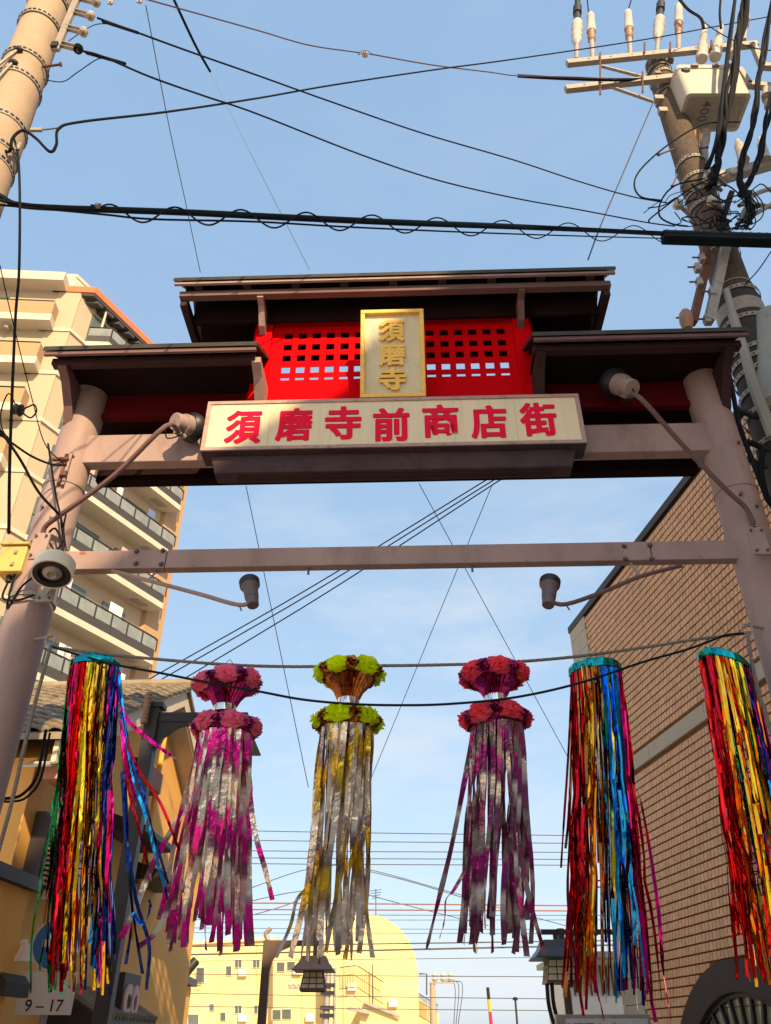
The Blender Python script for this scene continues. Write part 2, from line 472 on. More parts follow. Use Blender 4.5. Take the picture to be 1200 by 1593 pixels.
DYE_PUR = dyed_foil('dyed_purple_glint_foil', [(0, (0.24, 0.07, 0.17)), (0.22, (0.30, 0.10, 0.20)), (0.28, (0.40, 0.34, 0.35)), (0.42, (0.36, 0.3, 0.3)), (0.48, (0.50, 0.02, 0.30)), (0.70, (0.22, 0.05, 0.16)), (0.78, SIL), (0.92, (0.6, 0.52, 0.5)), (1, (0.24, 0.07, 0.17))], 2.0)  # the silver bands paint white glints in among the dye
def paper(name, col):
    m = M(name, col, 0.75, var=0.10, scale=12, spec=0.1)
    N, L = m.node_tree.nodes, m.node_tree.links
    bs = N['Principled BSDF']; out = N['Material Output']
    tr = N.new('ShaderNodeBsdfTranslucent'); mx = N.new('ShaderNodeMixShader'); mx.inputs[0].default_value = .6
    L.new(bs.inputs['Base Color'].links[0].from_socket, tr.inputs['Color'])
    L.new(bs.outputs[0], mx.inputs[1]); L.new(tr.outputs[0], mx.inputs[2]); L.new(mx.outputs[0], out.inputs['Surface'])
    return m
PAPER = paper('lantern_paper', (0.97, 0.90, 0.72))
PETAL_PINK = paper('pink_paper_petal', (1.0, 0.27, 0.44))
PETAL_LIME = paper('lime_paper_petal', (0.86, 1.0, 0.01))
PETAL_ROSE = paper('rose_paper_petal', (1.0, 0.13, 0.19))
FOIL_PUR = foil('foil_dark_purple', (0.30, 0.02, 0.13), 0.25, 1.0)
FOIL_BRO = foil('foil_copper_brown', (0.32, 0.11, 0.035), 0.25, 1.0)

# lettering --------------------------------------------------------------
def glyph(body, c, ex, ez, wid, hei, depth, mat, parent, name='character', off=0.0, label=None, bold=0.0):
    """one character (or word) as relief: centred at c, filling wid x hei in the plane (ex, ez)"""
    cu = bpy.data.curves.new('lettering', 'FONT')
    cu.body = body; cu.offset = off; cu.resolution_u = 4
    t = bpy.data.objects.new('lettering', cu); COL.objects.link(t)
    dg = bpy.context.evaluated_depsgraph_get()
    me0 = bpy.data.meshes.new_from_object(t.evaluated_get(dg))
    vs = [v.co.copy() for v in me0.vertices]
    fs = [tuple(p.vertices) for p in me0.polygons]
    bpy.data.objects.remove(t); bpy.data.curves.remove(cu); bpy.data.meshes.remove(me0)
    x0, x1 = min(v.x for v in vs), max(v.x for v in vs); y0, y1 = min(v.y for v in vs), max(v.y for v in vs)
    nrm = ex.cross(ez).normalized()
    cnt = {}
    for f in fs:
        for i in range(len(f)):
            e = (f[i], f[(i + 1) % len(f)])
            cnt[tuple(sorted(e))] = cnt.get(tuple(sorted(e)), []) + [e]
    mb = MB(); n = len(vs)
    pl = [c + ex * ((v.x - (x0 + x1) / 2) / (x1 - x0) * (wid - 2 * bold)) + ez * ((v.y - (y0 + y1) / 2) / (y1 - y0) * (hei - 1.4 * bold)) for v in vs]
    shifts = [(0, 0)] if not bold else [(0, 0), (-1, 0), (1, 0), (-.6, .7), (.6, .7), (-.6, -.7), (.6, -.7)]
    for si, (dx, dy) in enumerate(shifts):
        k0 = len(mb.v); sh = ex * dx * bold + ez * dy * bold; d_ = depth + .0004 * si
        mb.v += [p + sh + nrm * d_ for p in pl] + [p + sh for p in pl]
        mb.f += [tuple(i + k0 for i in f) for f in fs]
        for k, es in cnt.items():
            if len(es) == 1:
                a, b = es[0]
                mb.f.append((a + k0, a + n + k0, b + n + k0, b + k0))
    o = mb.build(name, mat, parent, label=label)
    return o
# ================================================================== SETTING
def sheet(name, pts, mat):
    b = MB(); b.add(pts, [tuple(range(len(pts)))])
    o = b.build(name, mat); tag(o, kind='structure'); return o

sheet('ground', [(-700, -300, 0), (700, -300, 0), (700, 1500, 0), (-700, 1500, 0)], PAVE)
sheet('road', [(-2.6, -60, .006), (2.6, -60, .006), (1.5, 60, .006), (-3.7, 60, .006)], ASPHALT)
for s in (-1, 1):
    kb = MB()
    kb.hexa([(s * 2.62 - .08, -60, 0), (s * 2.62 + .08, -60, 0), (s * 2.62 - 1.02, 60, 0), (s * 2.62 - 1.18, 60, 0),
             (s * 2.62 - .08, -60, .12), (s * 2.62 + .08, -60, .12), (s * 2.62 - 1.02, 60, .12), (s * 2.62 - 1.18, 60, .12)])
    tag(kb.build('kerb', PAVE), kind='structure')

# ------------------------------------------------------------------ building behind the viewer (it throws the evening shade over half of the gate)
cb = empty('corner_building', (8, -10, 0), 'tall plain block behind the viewer shading the right half of the gate', 'building')
m_ = 1 / 3.15
E0, E1 = Vector((10.6, 1.2, 0)), Vector((10.6 - 18.0 * m_, -16.8, 0))
b = MB(); b.prism([E0, E1, E1 + Vector((5, -2, 0)), E0 + Vector((5, -2, 0))], Vector((0, 0, 20.15)))
b.build('wall', PLAIN, cb)
wd = (E1 - E0).normalized(); wnm = Vector((wd.y, -wd.x, 0))
if wnm.x > 0: wnm = -wnm
for k in range(5):
    for j in range(5):
        c = E0 + wd * (2.5 + 3.4 * k) + wnm * .02 + Vector((0, 0, 2.2 + 3.6 * j))
        b = MB(); b.box(c, 1.7, .1, 1.5, wd, wnm); b.build('window', GLASS, cb)

# ------------------------------------------------------------------ tiled building on the right
TWD = Vector((math.sin(rad(-8.3)), math.cos(rad(-8.3)), 0))
TWN = Vector((-TWD.y, TWD.x, 0))
W0 = Vector((6.2, 7, 0))
def W(s, z, n=0.0): return W0 + TWD * s + TWN * n + Vector((0, 0, z))
UP = Vector((0, 0, 1))
tb = empty('tiled_building', W(4, 0, -3), 'brown tiled building on the right with a pale stone band and round arched window', 'building')
ZT, S0, S1, SC = 10.12, -3.0, 11.03, 10.055
b = MB(); b.prism([W(S0, 0, -.02), W(S1, 0, -.02), W(S1, 0, -9), W(S0, 0, -9)], Vector((0, 0, ZT - .02)))
b.build('wall', GROUT, tb)
b = MB(); b.prism([W(S0, ZT, .05), W(S1 + .03, ZT, .05), W(S1 + .03, ZT, -9), W(S0, ZT, -9)], Vector((0, 0, .16)))
b.build('coping', COPING, tb)
# pale corner strip in stacked panels
z = 1.0
while z < ZT - .02:
    h = min(.42, ZT - z)
    b = MB(); b.box(W((SC + S1) / 2, z + h / 2, .005), S1 - SC, .05, h - .012, TWD, TWN); b.build('corner_panel', STONE, tb)
    z += .42
# stone band
s = S0
while s < SC:
    e = min(s + 2.2, SC - .01)
    b = MB(); b.box(W((s + e) / 2, 6.235, .02), e - s - .012, .08, .265, TWD, TWN); b.build('stone_band', STONE, tb, bevel=.006)
    s += 2.2
# tiles: courses of .138, each tile .118 long, half-bond
AC, RO, RI = (6.67, 0.0), 2.70, 2.28
def tile_mb(mb, c, L, H, lift=.022):
    # proud tile whose lower edge overhangs a little
    a, h = TWD * L / 2, UP * H / 2
    f = TWN * lift; f2 = TWN * (lift + .008)
    mb.hexa([c - a - h - TWN * .02, c + a - h - TWN * .02, c + a - h + f2, c - a - h + f2,
             c - a + h - TWN * .02, c + a + h - TWN * .02, c + a + h + f, c - a + h + f])
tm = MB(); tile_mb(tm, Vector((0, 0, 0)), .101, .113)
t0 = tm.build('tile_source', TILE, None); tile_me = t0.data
for v in tile_me.vertices: v.co += t0.location
bpy.data.objects.remove(t0)
tile_me.name = 'tile'
cand = []
row = 0; z = 0.234
while z + .138 < ZT + .001:
    zc = z + .069
    if not (6.09 < zc + .06 and zc - .06 < 6.375):
        s = -2.94 + (.059 if row % 2 else 0)
        while s + .118 < SC - .01:
            smid = s + .059
            if math.hypot(smid - AC[0], zc - AC[1]) > RO + .03:
                c = W(smid, zc)
                cand.append((c, smid, zc))
            s += .118
    z += .138; row += 1
def screen(p):
    d = p - EYE
    c_, s_ = math.cos(rad(PITCH)), math.sin(rad(PITCH))
    dep = d.y * c_ + d.z * s_
    return 600 + 1226 * d.x / dep, 796.5 - 1226 * (-d.y * s_ + d.z * c_) / dep, dep
near = []
for c, sm, zc in cand:
    x, y, dep = screen(c)
    if 0 < x < 1200 and 0 < y < 1593 and 2.3 < sm:
        hid = (x > 1085 and y < 1100 and x > 1100 + (y - 700) * .25 and x < 1165 + (y - 700) * .28) or x > 1180
        near.append((dep + (50 if hid else 0), c))
near.sort(key=lambda q: q[0])
pick = set()
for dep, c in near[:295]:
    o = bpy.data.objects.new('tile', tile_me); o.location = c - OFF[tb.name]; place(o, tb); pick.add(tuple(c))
b = MB()
for c, sm, zc in cand:
    if tuple(c) not in pick:
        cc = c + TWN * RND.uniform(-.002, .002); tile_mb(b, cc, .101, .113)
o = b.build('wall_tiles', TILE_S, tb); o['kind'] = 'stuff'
# arched window: broad rendered ring, inner frame, fan of bars, panes
def arc(r, a0, a1, n, off): return [W(AC[0] + r * math.cos(a0 + (a1 - a0) * i / n), AC[1] + r * math.sin(a0 + (a1 - a0) * i / n), off) for i in range(n + 1)]
def arch(r0, r1, d0, d1, n=48):
    mb = MB(); A = [arc(r, 0.02, math.pi - .02, n, d) for r, d in ((r0, d0), (r1, d0), (r1, d1), (r0, d1))]
    mb.rings([[A[k][i] for k in range(4)] for i in range(n + 1)]); return mb
aw = arch(RI, RO, -.02, .11).build('arch_surround', RINGBROWN, tb, smooth=True)
arch(RI - .07, RI - .002, -.04, .05).build('arch_frame', BLACKIRON, aw, smooth=True)
b = MB(); pl = arc(RI - .05, 0.02, math.pi - .02, 32, -.0)
b.add(pl + [W(AC[0], .02, 0)], [tuple(range(len(pl) + 1))]); b.build('pane', GLASS_G, aw)
for k in range(13):
    t = rad(42 + 8 * k)
    p = W(AC[0] + 1.86 * math.cos(t) * .88, AC[1] + 1.72 * math.sin(t) + .06, .03); q = W(AC[0] + (RI - .04) * math.cos(t), AC[1] + (RI - .04) * math.sin(t), .03)
    b = MB(); b.bar(p, q, .055, .05, TWN); b.build('fan_bar', BLACKIRON, aw)
b = MB(); b.tube([W(AC[0] + 1.64 * math.cos(rad(a_)), AC[1] + 1.78 * math.sin(rad(a_)), .03) for a_ in range(20, 165, 6)], .03, 6); b.build('fan_rail', BLACKIRON, aw)
for k in range(9):
    b = MB(); b.bar(W(AC[0] - 2 + .5 * k, .1, .004), W(AC[0] - 2 + .5 * k, 1.0 + math.sqrt(max(.01, 2.2 ** 2 - (-2 + .5 * k) ** 2)) - 1.02, .004), .015, .012, TWN); b.build('glazing_bar', BLACKIRON, aw)
b = MB(); b.bar(W(AC[0] - 1.2, 1.86, .004), W(AC[0] + 1.2, 1.86, .004), .012, .012, TWN); b.bar(W(AC[0] - .6, 2.1, .004), W(AC[0] + .6, 2.1, .004), .012, .012, TWN); b.build('glazing_bar', BLACKIRON, aw)

# ------------------------------------------------------------------ apartment tower on the left
AR = Vector((math.sin(rad(27)), math.cos(rad(27)), 0))        # along its street side, away from the viewer
AF = Vector((-math.cos(rad(3)), -math.sin(rad(3)), 0))          # along its front, to the left
AD = Vector((math.sin(rad(-6)), math.cos(rad(-6)), 0))          # square to the front, away from the viewer
A0 = P(63.5, 657, 28); A0.z = 0
def A(k, f, z): return A0 + AR * k + AF * f + Vector((0, 0, z))   # k along the side, f along the front; negative = outwards
def F(d, f, z): return A0 + AD * d + AF * f + Vector((0, 0, z))
ap = empty('apartment_tower', A(4, 5, 0), 'tall cream apartment tower with stacked balconies behind the left column', 'building')
LEV = [31.66 - 2.98 * i for i in range(10)]
TOPZ = 34.62
b = MB(); b.prism([A(0, 0, 0), A(9.6, 0, 0), A(9.6, 16, 0), A(0, 16, 0)], Vector((0, 0, TOPZ))); b.build('wall', APT, ap)
b = MB(); b.prism([F(-.04, -.02, 0), F(.4, -.02, 0), F(.4, 1.2, 0), F(-.04, 1.2, 0)], Vector((0, 0, TOPZ - .01))); b.build('corner_pier', APT, ap)
# pale floor bands round the corner
for z in LEV:
    b = MB(); b.prism([F(-.10, -.06, z), A(9.66, -.06, z), A(9.66, 1.0, z), F(-.10, 1.55, z)], Vector((0, 0, .20))); b.build('floor_band', APT_W, ap)
# projecting end piers (side face far end, front corner)
b = MB(); b.prism([A(8.45, -.25, 0), A(9.75, -.25, 0), A(9.75, 1, 0), A(8.45, 1, 0)], Vector((0, 0, TOPZ - .4))); b.build('end_pier', APT_P, ap)
# roof: white slab over the front, orange trim along the street side
b = MB(); b.prism([F(-.85, .80, TOPZ), F(-.85, 14, TOPZ), F(1.5, 14, TOPZ), F(1.5, .80, TOPZ)], Vector((0, 0, .62))); b.build('roof_slab', APT_W, ap)
b = MB(); b.prism([A(.3, .9, TOPZ + .35), A(.3, 7, TOPZ + .35), A(8, 7, TOPZ + .35), A(8, .9, TOPZ + .35)], Vector((0, 0, 1.25))); b.build('roof_parapet', APT_W, ap)
b = MB(); b.prism([A(.3, .84, TOPZ + 1.6), A(.3, 7, TOPZ + 1.6), A(8, 7, TOPZ + 1.6), A(8, .84, TOPZ + 1.6)], Vector((0, 0, .22))); b.build('parapet_coping', APT_W, ap)
b = MB(); b.prism([A(-.12, -.75, TOPZ), A(9.9, -.75, TOPZ), A(9.9, 1.5, TOPZ), A(-.12, 1.5, TOPZ)], Vector((0, 0, .42))); b.build('orange_eave', APT_O, ap)
b = MB(); b.prism([A(-.05, -.70, TOPZ - .2), A(9.8, -.70, TOPZ - .2), A(9.8, 0, TOPZ - .2), A(-.05, 0, TOPZ - .2)], Vector((0, 0, .19))); b.build('eave_soffit', APT_D, ap)
for k in range(12):
    b = MB(); b.prism([A(.3 + .8 * k, -.66, TOPZ - .42), A(.7 + .8 * k, -.66, TOPZ - .42), A(.7 + .8 * k, -.02, TOPZ - .42), A(.3 + .8 * k, -.02, TOPZ - .42)], Vector((0, 0, .21))); b.build('rafter', APT_D, ap)

def copy_tree(o, parent, delta):
    c = o.copy(); COL.objects.link(c); c.parent = parent
    OFF[c.name] = OFF[o.name] + delta
    if delta is not None: c.location = o.location + delta
    for ch in list(o.children):
        g = ch.copy(); COL.objects.link(g); g.parent = c; OFF[g.name] = OFF[c.name]
    return c
# long street-side balcony with a rounded far end
def outline(f, k0, k1, r, n=6):
    pts = [(k0, 0), (k0, f)]
    for i in range(n + 1):
        t = math.pi / 2 * i / n
        pts.append((k1 - r + r * math.sin(t), f + r - r * math.cos(t)))
    pts.append((k1, 0))
    return pts
def side_balcony(z):
    ol = outline(-1.25, .95, 8.35, .35)
    mb = MB(); mb.prism([A(k, f, z - .02) for k, f in ol], Vector((0, 0, .30)))
    bal = mb.build('balcony', APT_W, ap)
    def wallstrip(pts, z0, z1, th, mat, name):
        m = MB()
        rs = []
        for i, (k, f) in enumerate(pts):
            kc, fc = (4.6, -.3)
            d = Vector((kc - k, fc - f, 0)); d.normalize()
            k2, f2 = k + d.x * th, f + d.y * th
            rs.append([A(k, f, z0), A(k2, f2, z0), A(k2, f2, z1), A(k, f, z1)])
        m.rings(rs); return m.build(name, mat, bal)
    ol2 = outline(-1.22, .98, 8.32, .35)
    wallstrip(ol2, z + .28, z + .72, .05, APT_D, 'dark_panel')
    ol3 = outline(-1.21, .99, 8.31, .35)
    wallstrip(ol3, z + .74, z + 1.28, .02, APT_G, 'glass')
    m = MB(); m.tube([A(k, f, z + 1.33) for k, f in ol2], .04, 6); m.build('handrail', BLACKIRON, bal)
    for k in [1.0 + 1.02 * i for i in range(8)]:
        m = MB(); m.box(A(k, -1.235, z + 1.0), .05, .04, .66, AR, AF); m.build('post', BLACKIRON, bal)
    return bal
sb = side_balcony(LEV[0] - .0)
for z in LEV[1:9]: copy_tree(sb, ap, Vector((0, 0, z - LEV[0])))
# doors and vents on the side
dm = None
for i, z in enumerate(LEV[:9]):
    for k in (1.7, 4.0, 6.6):
        if dm is None:
            m = MB(); m.box(A(k, -.03, z + 1.32), 1.5, .06, 2.0, AR, AF); dm = m.build('sliding_door', GLASS, ap); kd = (k, z)
        else:
            o = dm.copy(); COL.objects.link(o); o.location = AR * (k - kd[0]) + Vector((0, 0, z - kd[1])); OFF[o.name] = OFF[ap.name]
    m = MB(); m.cyl(A(1.15, -.5, z + .3), A(1.15, -.5, z + 2.9), .06, n=8); m.build('drain_pipe', APT_W, ap)
    m = MB(); m.box(A(7.3, -.62, z - .05), .75, .42, .07, AR, AF); m.build('ceiling_hatch', GALV_O, ap)
# washing and air conditioners on the street-side balconies
CL_W = M('white_washing', (0.72, 0.70, 0.66), 0.9); CL_B = M('blue_washing', (0.12, 0.16, 0.32), 0.9); CL_P = M('pink_washing', (0.62, 0.36, 0.32), 0.9)
r3 = random.Random(4)
for i, z in enumerate(LEV[1:8]):
    for q in range(r3.choice((0, 2, 4, 5))):
        k = r3.uniform(1.8, 7.4); w_ = r3.uniform(.3, .6); h_ = r3.uniform(.5, .95)
        m = MB(); m.box(A(k, -.95, z + 2.0 - h_ / 2), w_, .03, h_, AR, AF); m.build('washing', r3.choice((CL_W, CL_W, CL_B, CL_P)), ap)
    k = r3.uniform(2.2, 7.0); m = MB(); m.box(A(k, -.35, z + .62), .8, .3, .55, AR, AF); m.build('air_conditioner', WHITE, ap, bevel=.02)
# front balconies: tile-faced solid parapets on cream slabs
def front_balcony(z):
    mb = MB(); mb.prism([F(-.80, .80, z), F(-.80, 9.6, z), F(.02, 9.6, z), F(.02, .80, z)], Vector((0, 0, .45)))
    bal = mb.build('balcony', APT_W, ap)
    m = MB(); m.prism([F(-.75, .86, z + .45), F(-.75, 9.55, z + .45), F(-.63, 9.55, z + .45), F(-.63, .86, z + .45)], Vector((0, 0, .95)))
    m.prism([F(-.63, .86, z + .45), F(-.63, .98, z + .45), F(0, .98, z + .45), F(0, .86, z + .45)], Vector((0, 0, .95)))
    m.build('parapet', APT_P, bal)
    m = MB(); m.tube([F(-.02, .92, z + 1.48), F(-.70, .92, z + 1.48), F(-.70, 9.5, z + 1.48)], .05, 6); m.build('handrail', BLACKIRON, bal)
    m = MB(); m.cyl(F(-.35, 3.0, z - .26), F(-.35, 3.0, z), .14, .2, n=10); m.build('balcony_lamp', GALV_O, bal)
    m = MB(); m.box(F(-.02, 4.6, z + 1.5), .08, 2.0, 1.9, AD, AF); m.build('balcony_door', GLASS, bal)
    return bal
fb = front_balcony(LEV[0])
for z in LEV[1:9]: copy_tree(fb, ap, Vector((0, 0, z - LEV[0])))

# ------------------------------------------------------------------ orange house behind the left streamer
HB = rad(3.0)
HD = Vector((math.sin(HB), math.cos(HB), 0)); HN = Vector((HD.y, -HD.x, 0))      # along the street; towards the street
HA = P(268, 1075, 14.0)
def H(px, py, n=0.0):
    return plane_pt(px, py, HA + HN * n, HN)
def HS(p): return (p - HA).dot(HD)
hz = HA.z
eL = H(59, 1150); eS = HS(eL)
slope = (hz - eL.z) / -eS
def HP(s, z, n=0.0): return Vector((HA.x, HA.y, 0)) + HD * s + HN * n + Vector((0, 0, z))
ho = empty('orange_house', HP(0, 0, -3), 'orange rendered house with tiled gable roof behind the leftmost streamer', 'building')
FE = -eS * .95
b = MB(); b.prism([HP(eS + .35, 0, -.12), HP(FE - .35, 0, -.12), HP(FE - .35, hz - slope * (FE - .35) - .30, -.12), HP(0, hz - .30, -.12), HP(eS + .35, hz + slope * (eS + .35) - .30, -.12)], HN * -6)
b.build('wall', ORANGE, ho)
for sgn, e in ((-1, eS), (1, FE)):
    ez = hz - slope * abs(e)
    b = MB(); b.prism([HP(0, hz - .30, .28), HP(e, ez - .30, .28), HP(e, ez - .02, .28), HP(0, hz - .02, .28)], HN * -.06); b.build('bargeboard', CREAM, ho)
    b = MB(); b.prism([HP(0, hz - .33, .24), HP(e, ez - .33, .24), HP(e, ez - .31, .24), HP(0, hz - .31, .24)], HN * -.36); b.build('soffit', CREAM, ho)
    b = MB(); b.prism([HP(0, hz - .015, .34), HP(e * 1.02, ez - .03, .34), HP(e * 1.02, ez + .04, .34), HP(0, hz + .05, .34)], HN * -6.3); b.build('roof', ROOFTILE, ho)
# verge and field tiles (near slope); thirteen courses up the slope
L = math.hypot(eS, slope * eS); tdir = (HP(eS, hz + slope * eS) - HP(0, hz)).normalized(); tn = tdir.cross(HN)
if tn.z < 0: tn = -tn
tm = MB()
prof = [(-.14, .0), (-.10, .05), (-.04, .075), (.03, .06), (.09, .02), (.14, .012)]
def ftile(mb, c):
    rs = []
    for q in (0, .30):
        top = [c + HN * x + tdir * q + tn * (y + .03 * (q / .3)) for x, y in prof]
        bot = [c + HN * x + tdir * q + tn * (y - .025 + .03 * (q / .3)) for x, y in reversed(prof)]
        rs.append(top + bot)
    mb.rings(rs)
ftile(tm, Vector((0, 0, 0)))
t0 = tm.build('tile_source', ROOFTILE); rt_me = t0.data
for v in rt_me.vertices: v.co += t0.location
bpy.data.objects.remove(t0); rt_me.name = 'roof_tile'
nrow = int(L / .27)
for i in range(nrow):
    for j in range(15):
        c = HP(0, hz + .06, .22) + tdir * (.27 * i) - HN * (.28 * j) + tn * RND.uniform(-.006, .006)
        o = bpy.data.objects.new('roof_tile', rt_me); o.location = c - OFF[ho.name]; place(o, ho)
b = MB(); b.tube([HP(0, hz + .12, .36), HP(0, hz + .12, -4.5)], .12, 8); b.build('ridge', ROOFTILE, ho)
def wallbox(mb, px0, py0, px1, py1, n0, n1):
    """box on the street face between two spots"""
    a, c = H(px0, py0), H(px1, py1)
    s0, s1, z0, z1 = HS(a), HS(c), c.z, a.z
    mb.hexa([HP(s0, z0, n0), HP(s1, z0, n0), HP(s1, z0, n1), HP(s0, z0, n1), HP(s0, z1, n0), HP(s1, z1, n0), HP(s1, z1, n1), HP(s0, z1, n1)])
    return s0, s1, z0, z1
# louvred dark windows on the street face
def louvre(px0, py0, px1, py1, nsl, matf, mats, name='louvre_window', out=.14):
    mb = MB(); s0, s1, z0, z1 = wallbox(mb, px0, py0, px1, py1, -.13, out - .06)
    fr = mb.build(name, matf, ho)
    for i in range(nsl):
        zz = z0 + (z1 - z0) * (i + .5) / nsl
        m = MB(); m.box(HP((s0 + s1) / 2, zz, out - .03), (s1 - s0) * .86, .05, (z1 - z0) / nsl * .5, HD, HN); m.build('slat', mats, fr)
    return fr
louvre(72, 1262, 112, 1402, 15, DARKPOST, PINKSLAT)
louvre(214, 1178, 240, 1238, 14, DARKPOST, PINKSLAT, 'louvre_window')
# dark projecting awnings with cream edges
for (x0, y0, x1, y1) in ((190, 1262, 236, 1322), (228, 1338, 262, 1385)):
    a, c = H(x0, y0, .1), H(x1, y1, .1)
    s0, s1 = HS(a), HS(c)
    mb = MB(); mb.prism([HP(s0, a.z, -.1), HP(s0, a.z - .2, .5), HP(s0, a.z - .28, .5), HP(s0, a.z - .28, -.1)], HD * (s1 - s0)); aw_ = mb.build('awning', DARKPOST, ho)
    mb = MB(); mb.box(HP((s0 + s1) / 2, a.z - .14, .36), s1 - s0, .05, .05, HD, HN); mb.box(HP((s0 + s1) / 2, a.z - .05, .16), s1 - s0, .05, .05, HD, HN); mb.build('awning_trim', CREAM, aw_)
    mb = MB(); mb.prism([HP(s0 + .1, c.z, -.1), HP(s1 - .1, c.z, -.1), HP(s1 - .1, a.z - .3, -.1), HP(s0 + .1, a.z - .3, -.1)], HN * .02); mb.build('window', GLASS, ho)
# shopfront: dark string course, lower orange volume, plinth, small tiled canopy
sE = HS(H(64, 1388, .42))
def hbox(mb, s0, s1, n0, n1, z0, z1):
    mb.hexa([HP(s0, z0, n0), HP(s1, z0, n0), HP(s1, z0, n1), HP(s0, z0, n1), HP(s0, z1, n0), HP(s1, z1, n0), HP(s1, z1, n1), HP(s0, z1, n1)]); return mb
zc_ = H(64, 1388, .42).z
hbox(MB(), sE - 6, sE, -.1, .42, zc_, zc_ + .13).build('string_course', DARKPOST, ho)
hbox(MB(), sE - 6, sE - .1, -.1, .34, 0, zc_ - .005).build('shopfront', ORANGE2, ho)
q = H(38, 1486, .4); m = MB(); m.lathe(q + UP * .10, q - UP * .06, [(0, .05), (.5, .07), (1, .10)], 12); m.lathe(q + UP * .12, q - HN * .07 + UP * .12, [(0, .03), (1, .03)], 8); m.build('wall_lamp', WHITE, ho, smooth=True)
q0_, q1_ = H(4, 1512, .36), H(34, 1556, .36)
mb = MB(); mb.prism([HP(HS(q0_), q0_.z, .345), HP(HS(q0_), q0_.z - .08, .42), HP(HS(q0_), q0_.z - .20, .42), HP(HS(q0_), q0_.z - .20, .345)], HD * (HS(q1_) - HS(q0_))); mb.build('shop_awning', RINGBROWN, ho)
hbox(MB(), sE - 6, sE - .3, .345, .37, .5, q0_.z - .42).build('shop_panel', WHITE, ho)
for (x0, y0, x1, y1) in ((118, 1535, 205, 1600),):
    a, c = H(x0, y0, .2), H(x1, y1, .2)
    s0, s1 = HS(a), HS(c)
    mb = MB(); mb.prism([HP(s0, a.z, -.1), HP(s0, a.z - .32, .55), HP(s0, a.z - .40, .55), HP(s0, a.z - .40, -.1)], HD * (s1 - s0)); can = mb.build('canopy', DARKPOST, ho)
    for i in range(16):
        q = s0 + (s1 - s0) * (i + .5) / 16
        m = MB(); m.tube([HP(q, a.z + .03, -.08), HP(q, a.z - .30, .57)], .055, 6); m.build('canopy_tile', ROOFTILE, can)
# board with the round pink letters
bp_ = [H(x, y, .55) for x, y in ((186, 1520), (186, 1600))]
s0 = HS(H(186, 1540, .45)); s1 = HS(H(212, 1540, .45)); za, zb = H(190, 1512, .45).z, H(190, 1600, .45).z
mb = MB(); mb.hexa([HP(s0, zb, .40), HP(s1, zb, .40), HP(s1, zb, .5), HP(s0, zb, .5), HP(s0, za, .40), HP(s1, za, .40), HP(s1, za, .5), HP(s0, za, .5)])
bd = mb.build('sign_board', DARKPOST, ho)
for i, ch in enumerate('co'):
    glyph(ch, HP(s0 + (s1 - s0) * (.27 + .46 * i), (za + zb) / 2 - .02, .501), HD, UP, (s1 - s0) * .42, .42, .03, PINKLET, bd, name='letter', off=.03)
mb = MB(); q_ = H(250, 1180, .05); mb.tube([HP(HS(q_), 3.0, .06), HP(HS(q_), q_.z + .4, .06)], .045, 8); mb.build('drain_pipe', ORANGE2, ho, smooth=True)
for py in (1250, 1330):
    mb = MB(); q_ = H(140, py, .0); mb.box(q_, 1.1, .06, .9, HD, HN); fr_ = mb.build('window_frame', DARKPOST, ho)
    mb = MB(); mb.box(q_ + HN * .02, .96, .04, .76, HD, HN); mb.build('pane', GLASS, fr_)
# drain bracket and yellow-lit cable box under the near eave
mb = MB(); mb.box(HP(eS + .5, eL.z - .25, .2), .5, .3, .3, HD, HN); mb.build('eave_bracket', PINKSLAT, ho)

# second, lower orange building farther along
lb = empty('low_orange_shop', Vector((P(255, 1560, 19).x, 19, 0)), 'low orange shop with dark sloping parapet and two spotlights, beyond the orange house', 'building')
La, Lb = P(212, 1487, 17.3), P(297, 1545, 24.0)
Lb.z = La.z = (La.z + Lb.z) / 2
ld = (Lb - La); ld.z = 0; ld.normalize(); ln = Vector((ld.y, -ld.x, 0))
mb = MB(); q0, q1 = La - ld * 2, Lb
mb.prism([Vector((q0.x, q0.y, 0)), Vector((q1.x, q1.y, 0)), Vector((q1.x, q1.y, 0)) - ln * 6, Vector((q0.x, q0.y, 0)) - ln * 6], Vector((0, 0, La.z - .02))); mb.build('wall', ORANGE2, lb)
mb = MB(); mb.prism([q0 + ln * .12, q1 + ln * .12 + ld * .1, q1 - ln * 6 + ld * .1, q0 - ln * 6], Vector((0, 0, .16))); mb.build('parapet', DARKPOST, lb)
# spotlights on the parapet end
for i, (px, py) in enumerate(((277, 1502), (291, 1512))):
    c = P(px, py, 23.2)
    sp = empty('shop_spotlight', c, ('left' if i == 0 else 'right') + ' one of the pair of black spotlights on the low orange shop parapet', 'spotlight', 'spotlights on the low shop parapet')
    mb = MB(); mb.lathe(c + Vector((.18, .1, .26)), c + Vector((-.14, -.1, -.16)), [(0, .12), (.55, .13), (1, .21)], 12); mb.build('lamp_body', BLACKIRON, sp, smooth=True)
    mb = MB(); mb.cyl(c + Vector((-.135, -.097, -.155)), c + Vector((-.15, -.105, -.175)), .19, n=12); mb.build('lens', HORNW, sp)
    mb = MB(); mb.tube([c + Vector((0, 0, 0)), c + Vector((-.2, -.3, -.35)), c + Vector((-1.0, -1.4, -.42))], .035, 6); mb.build('arm', BLACKIRON, sp)

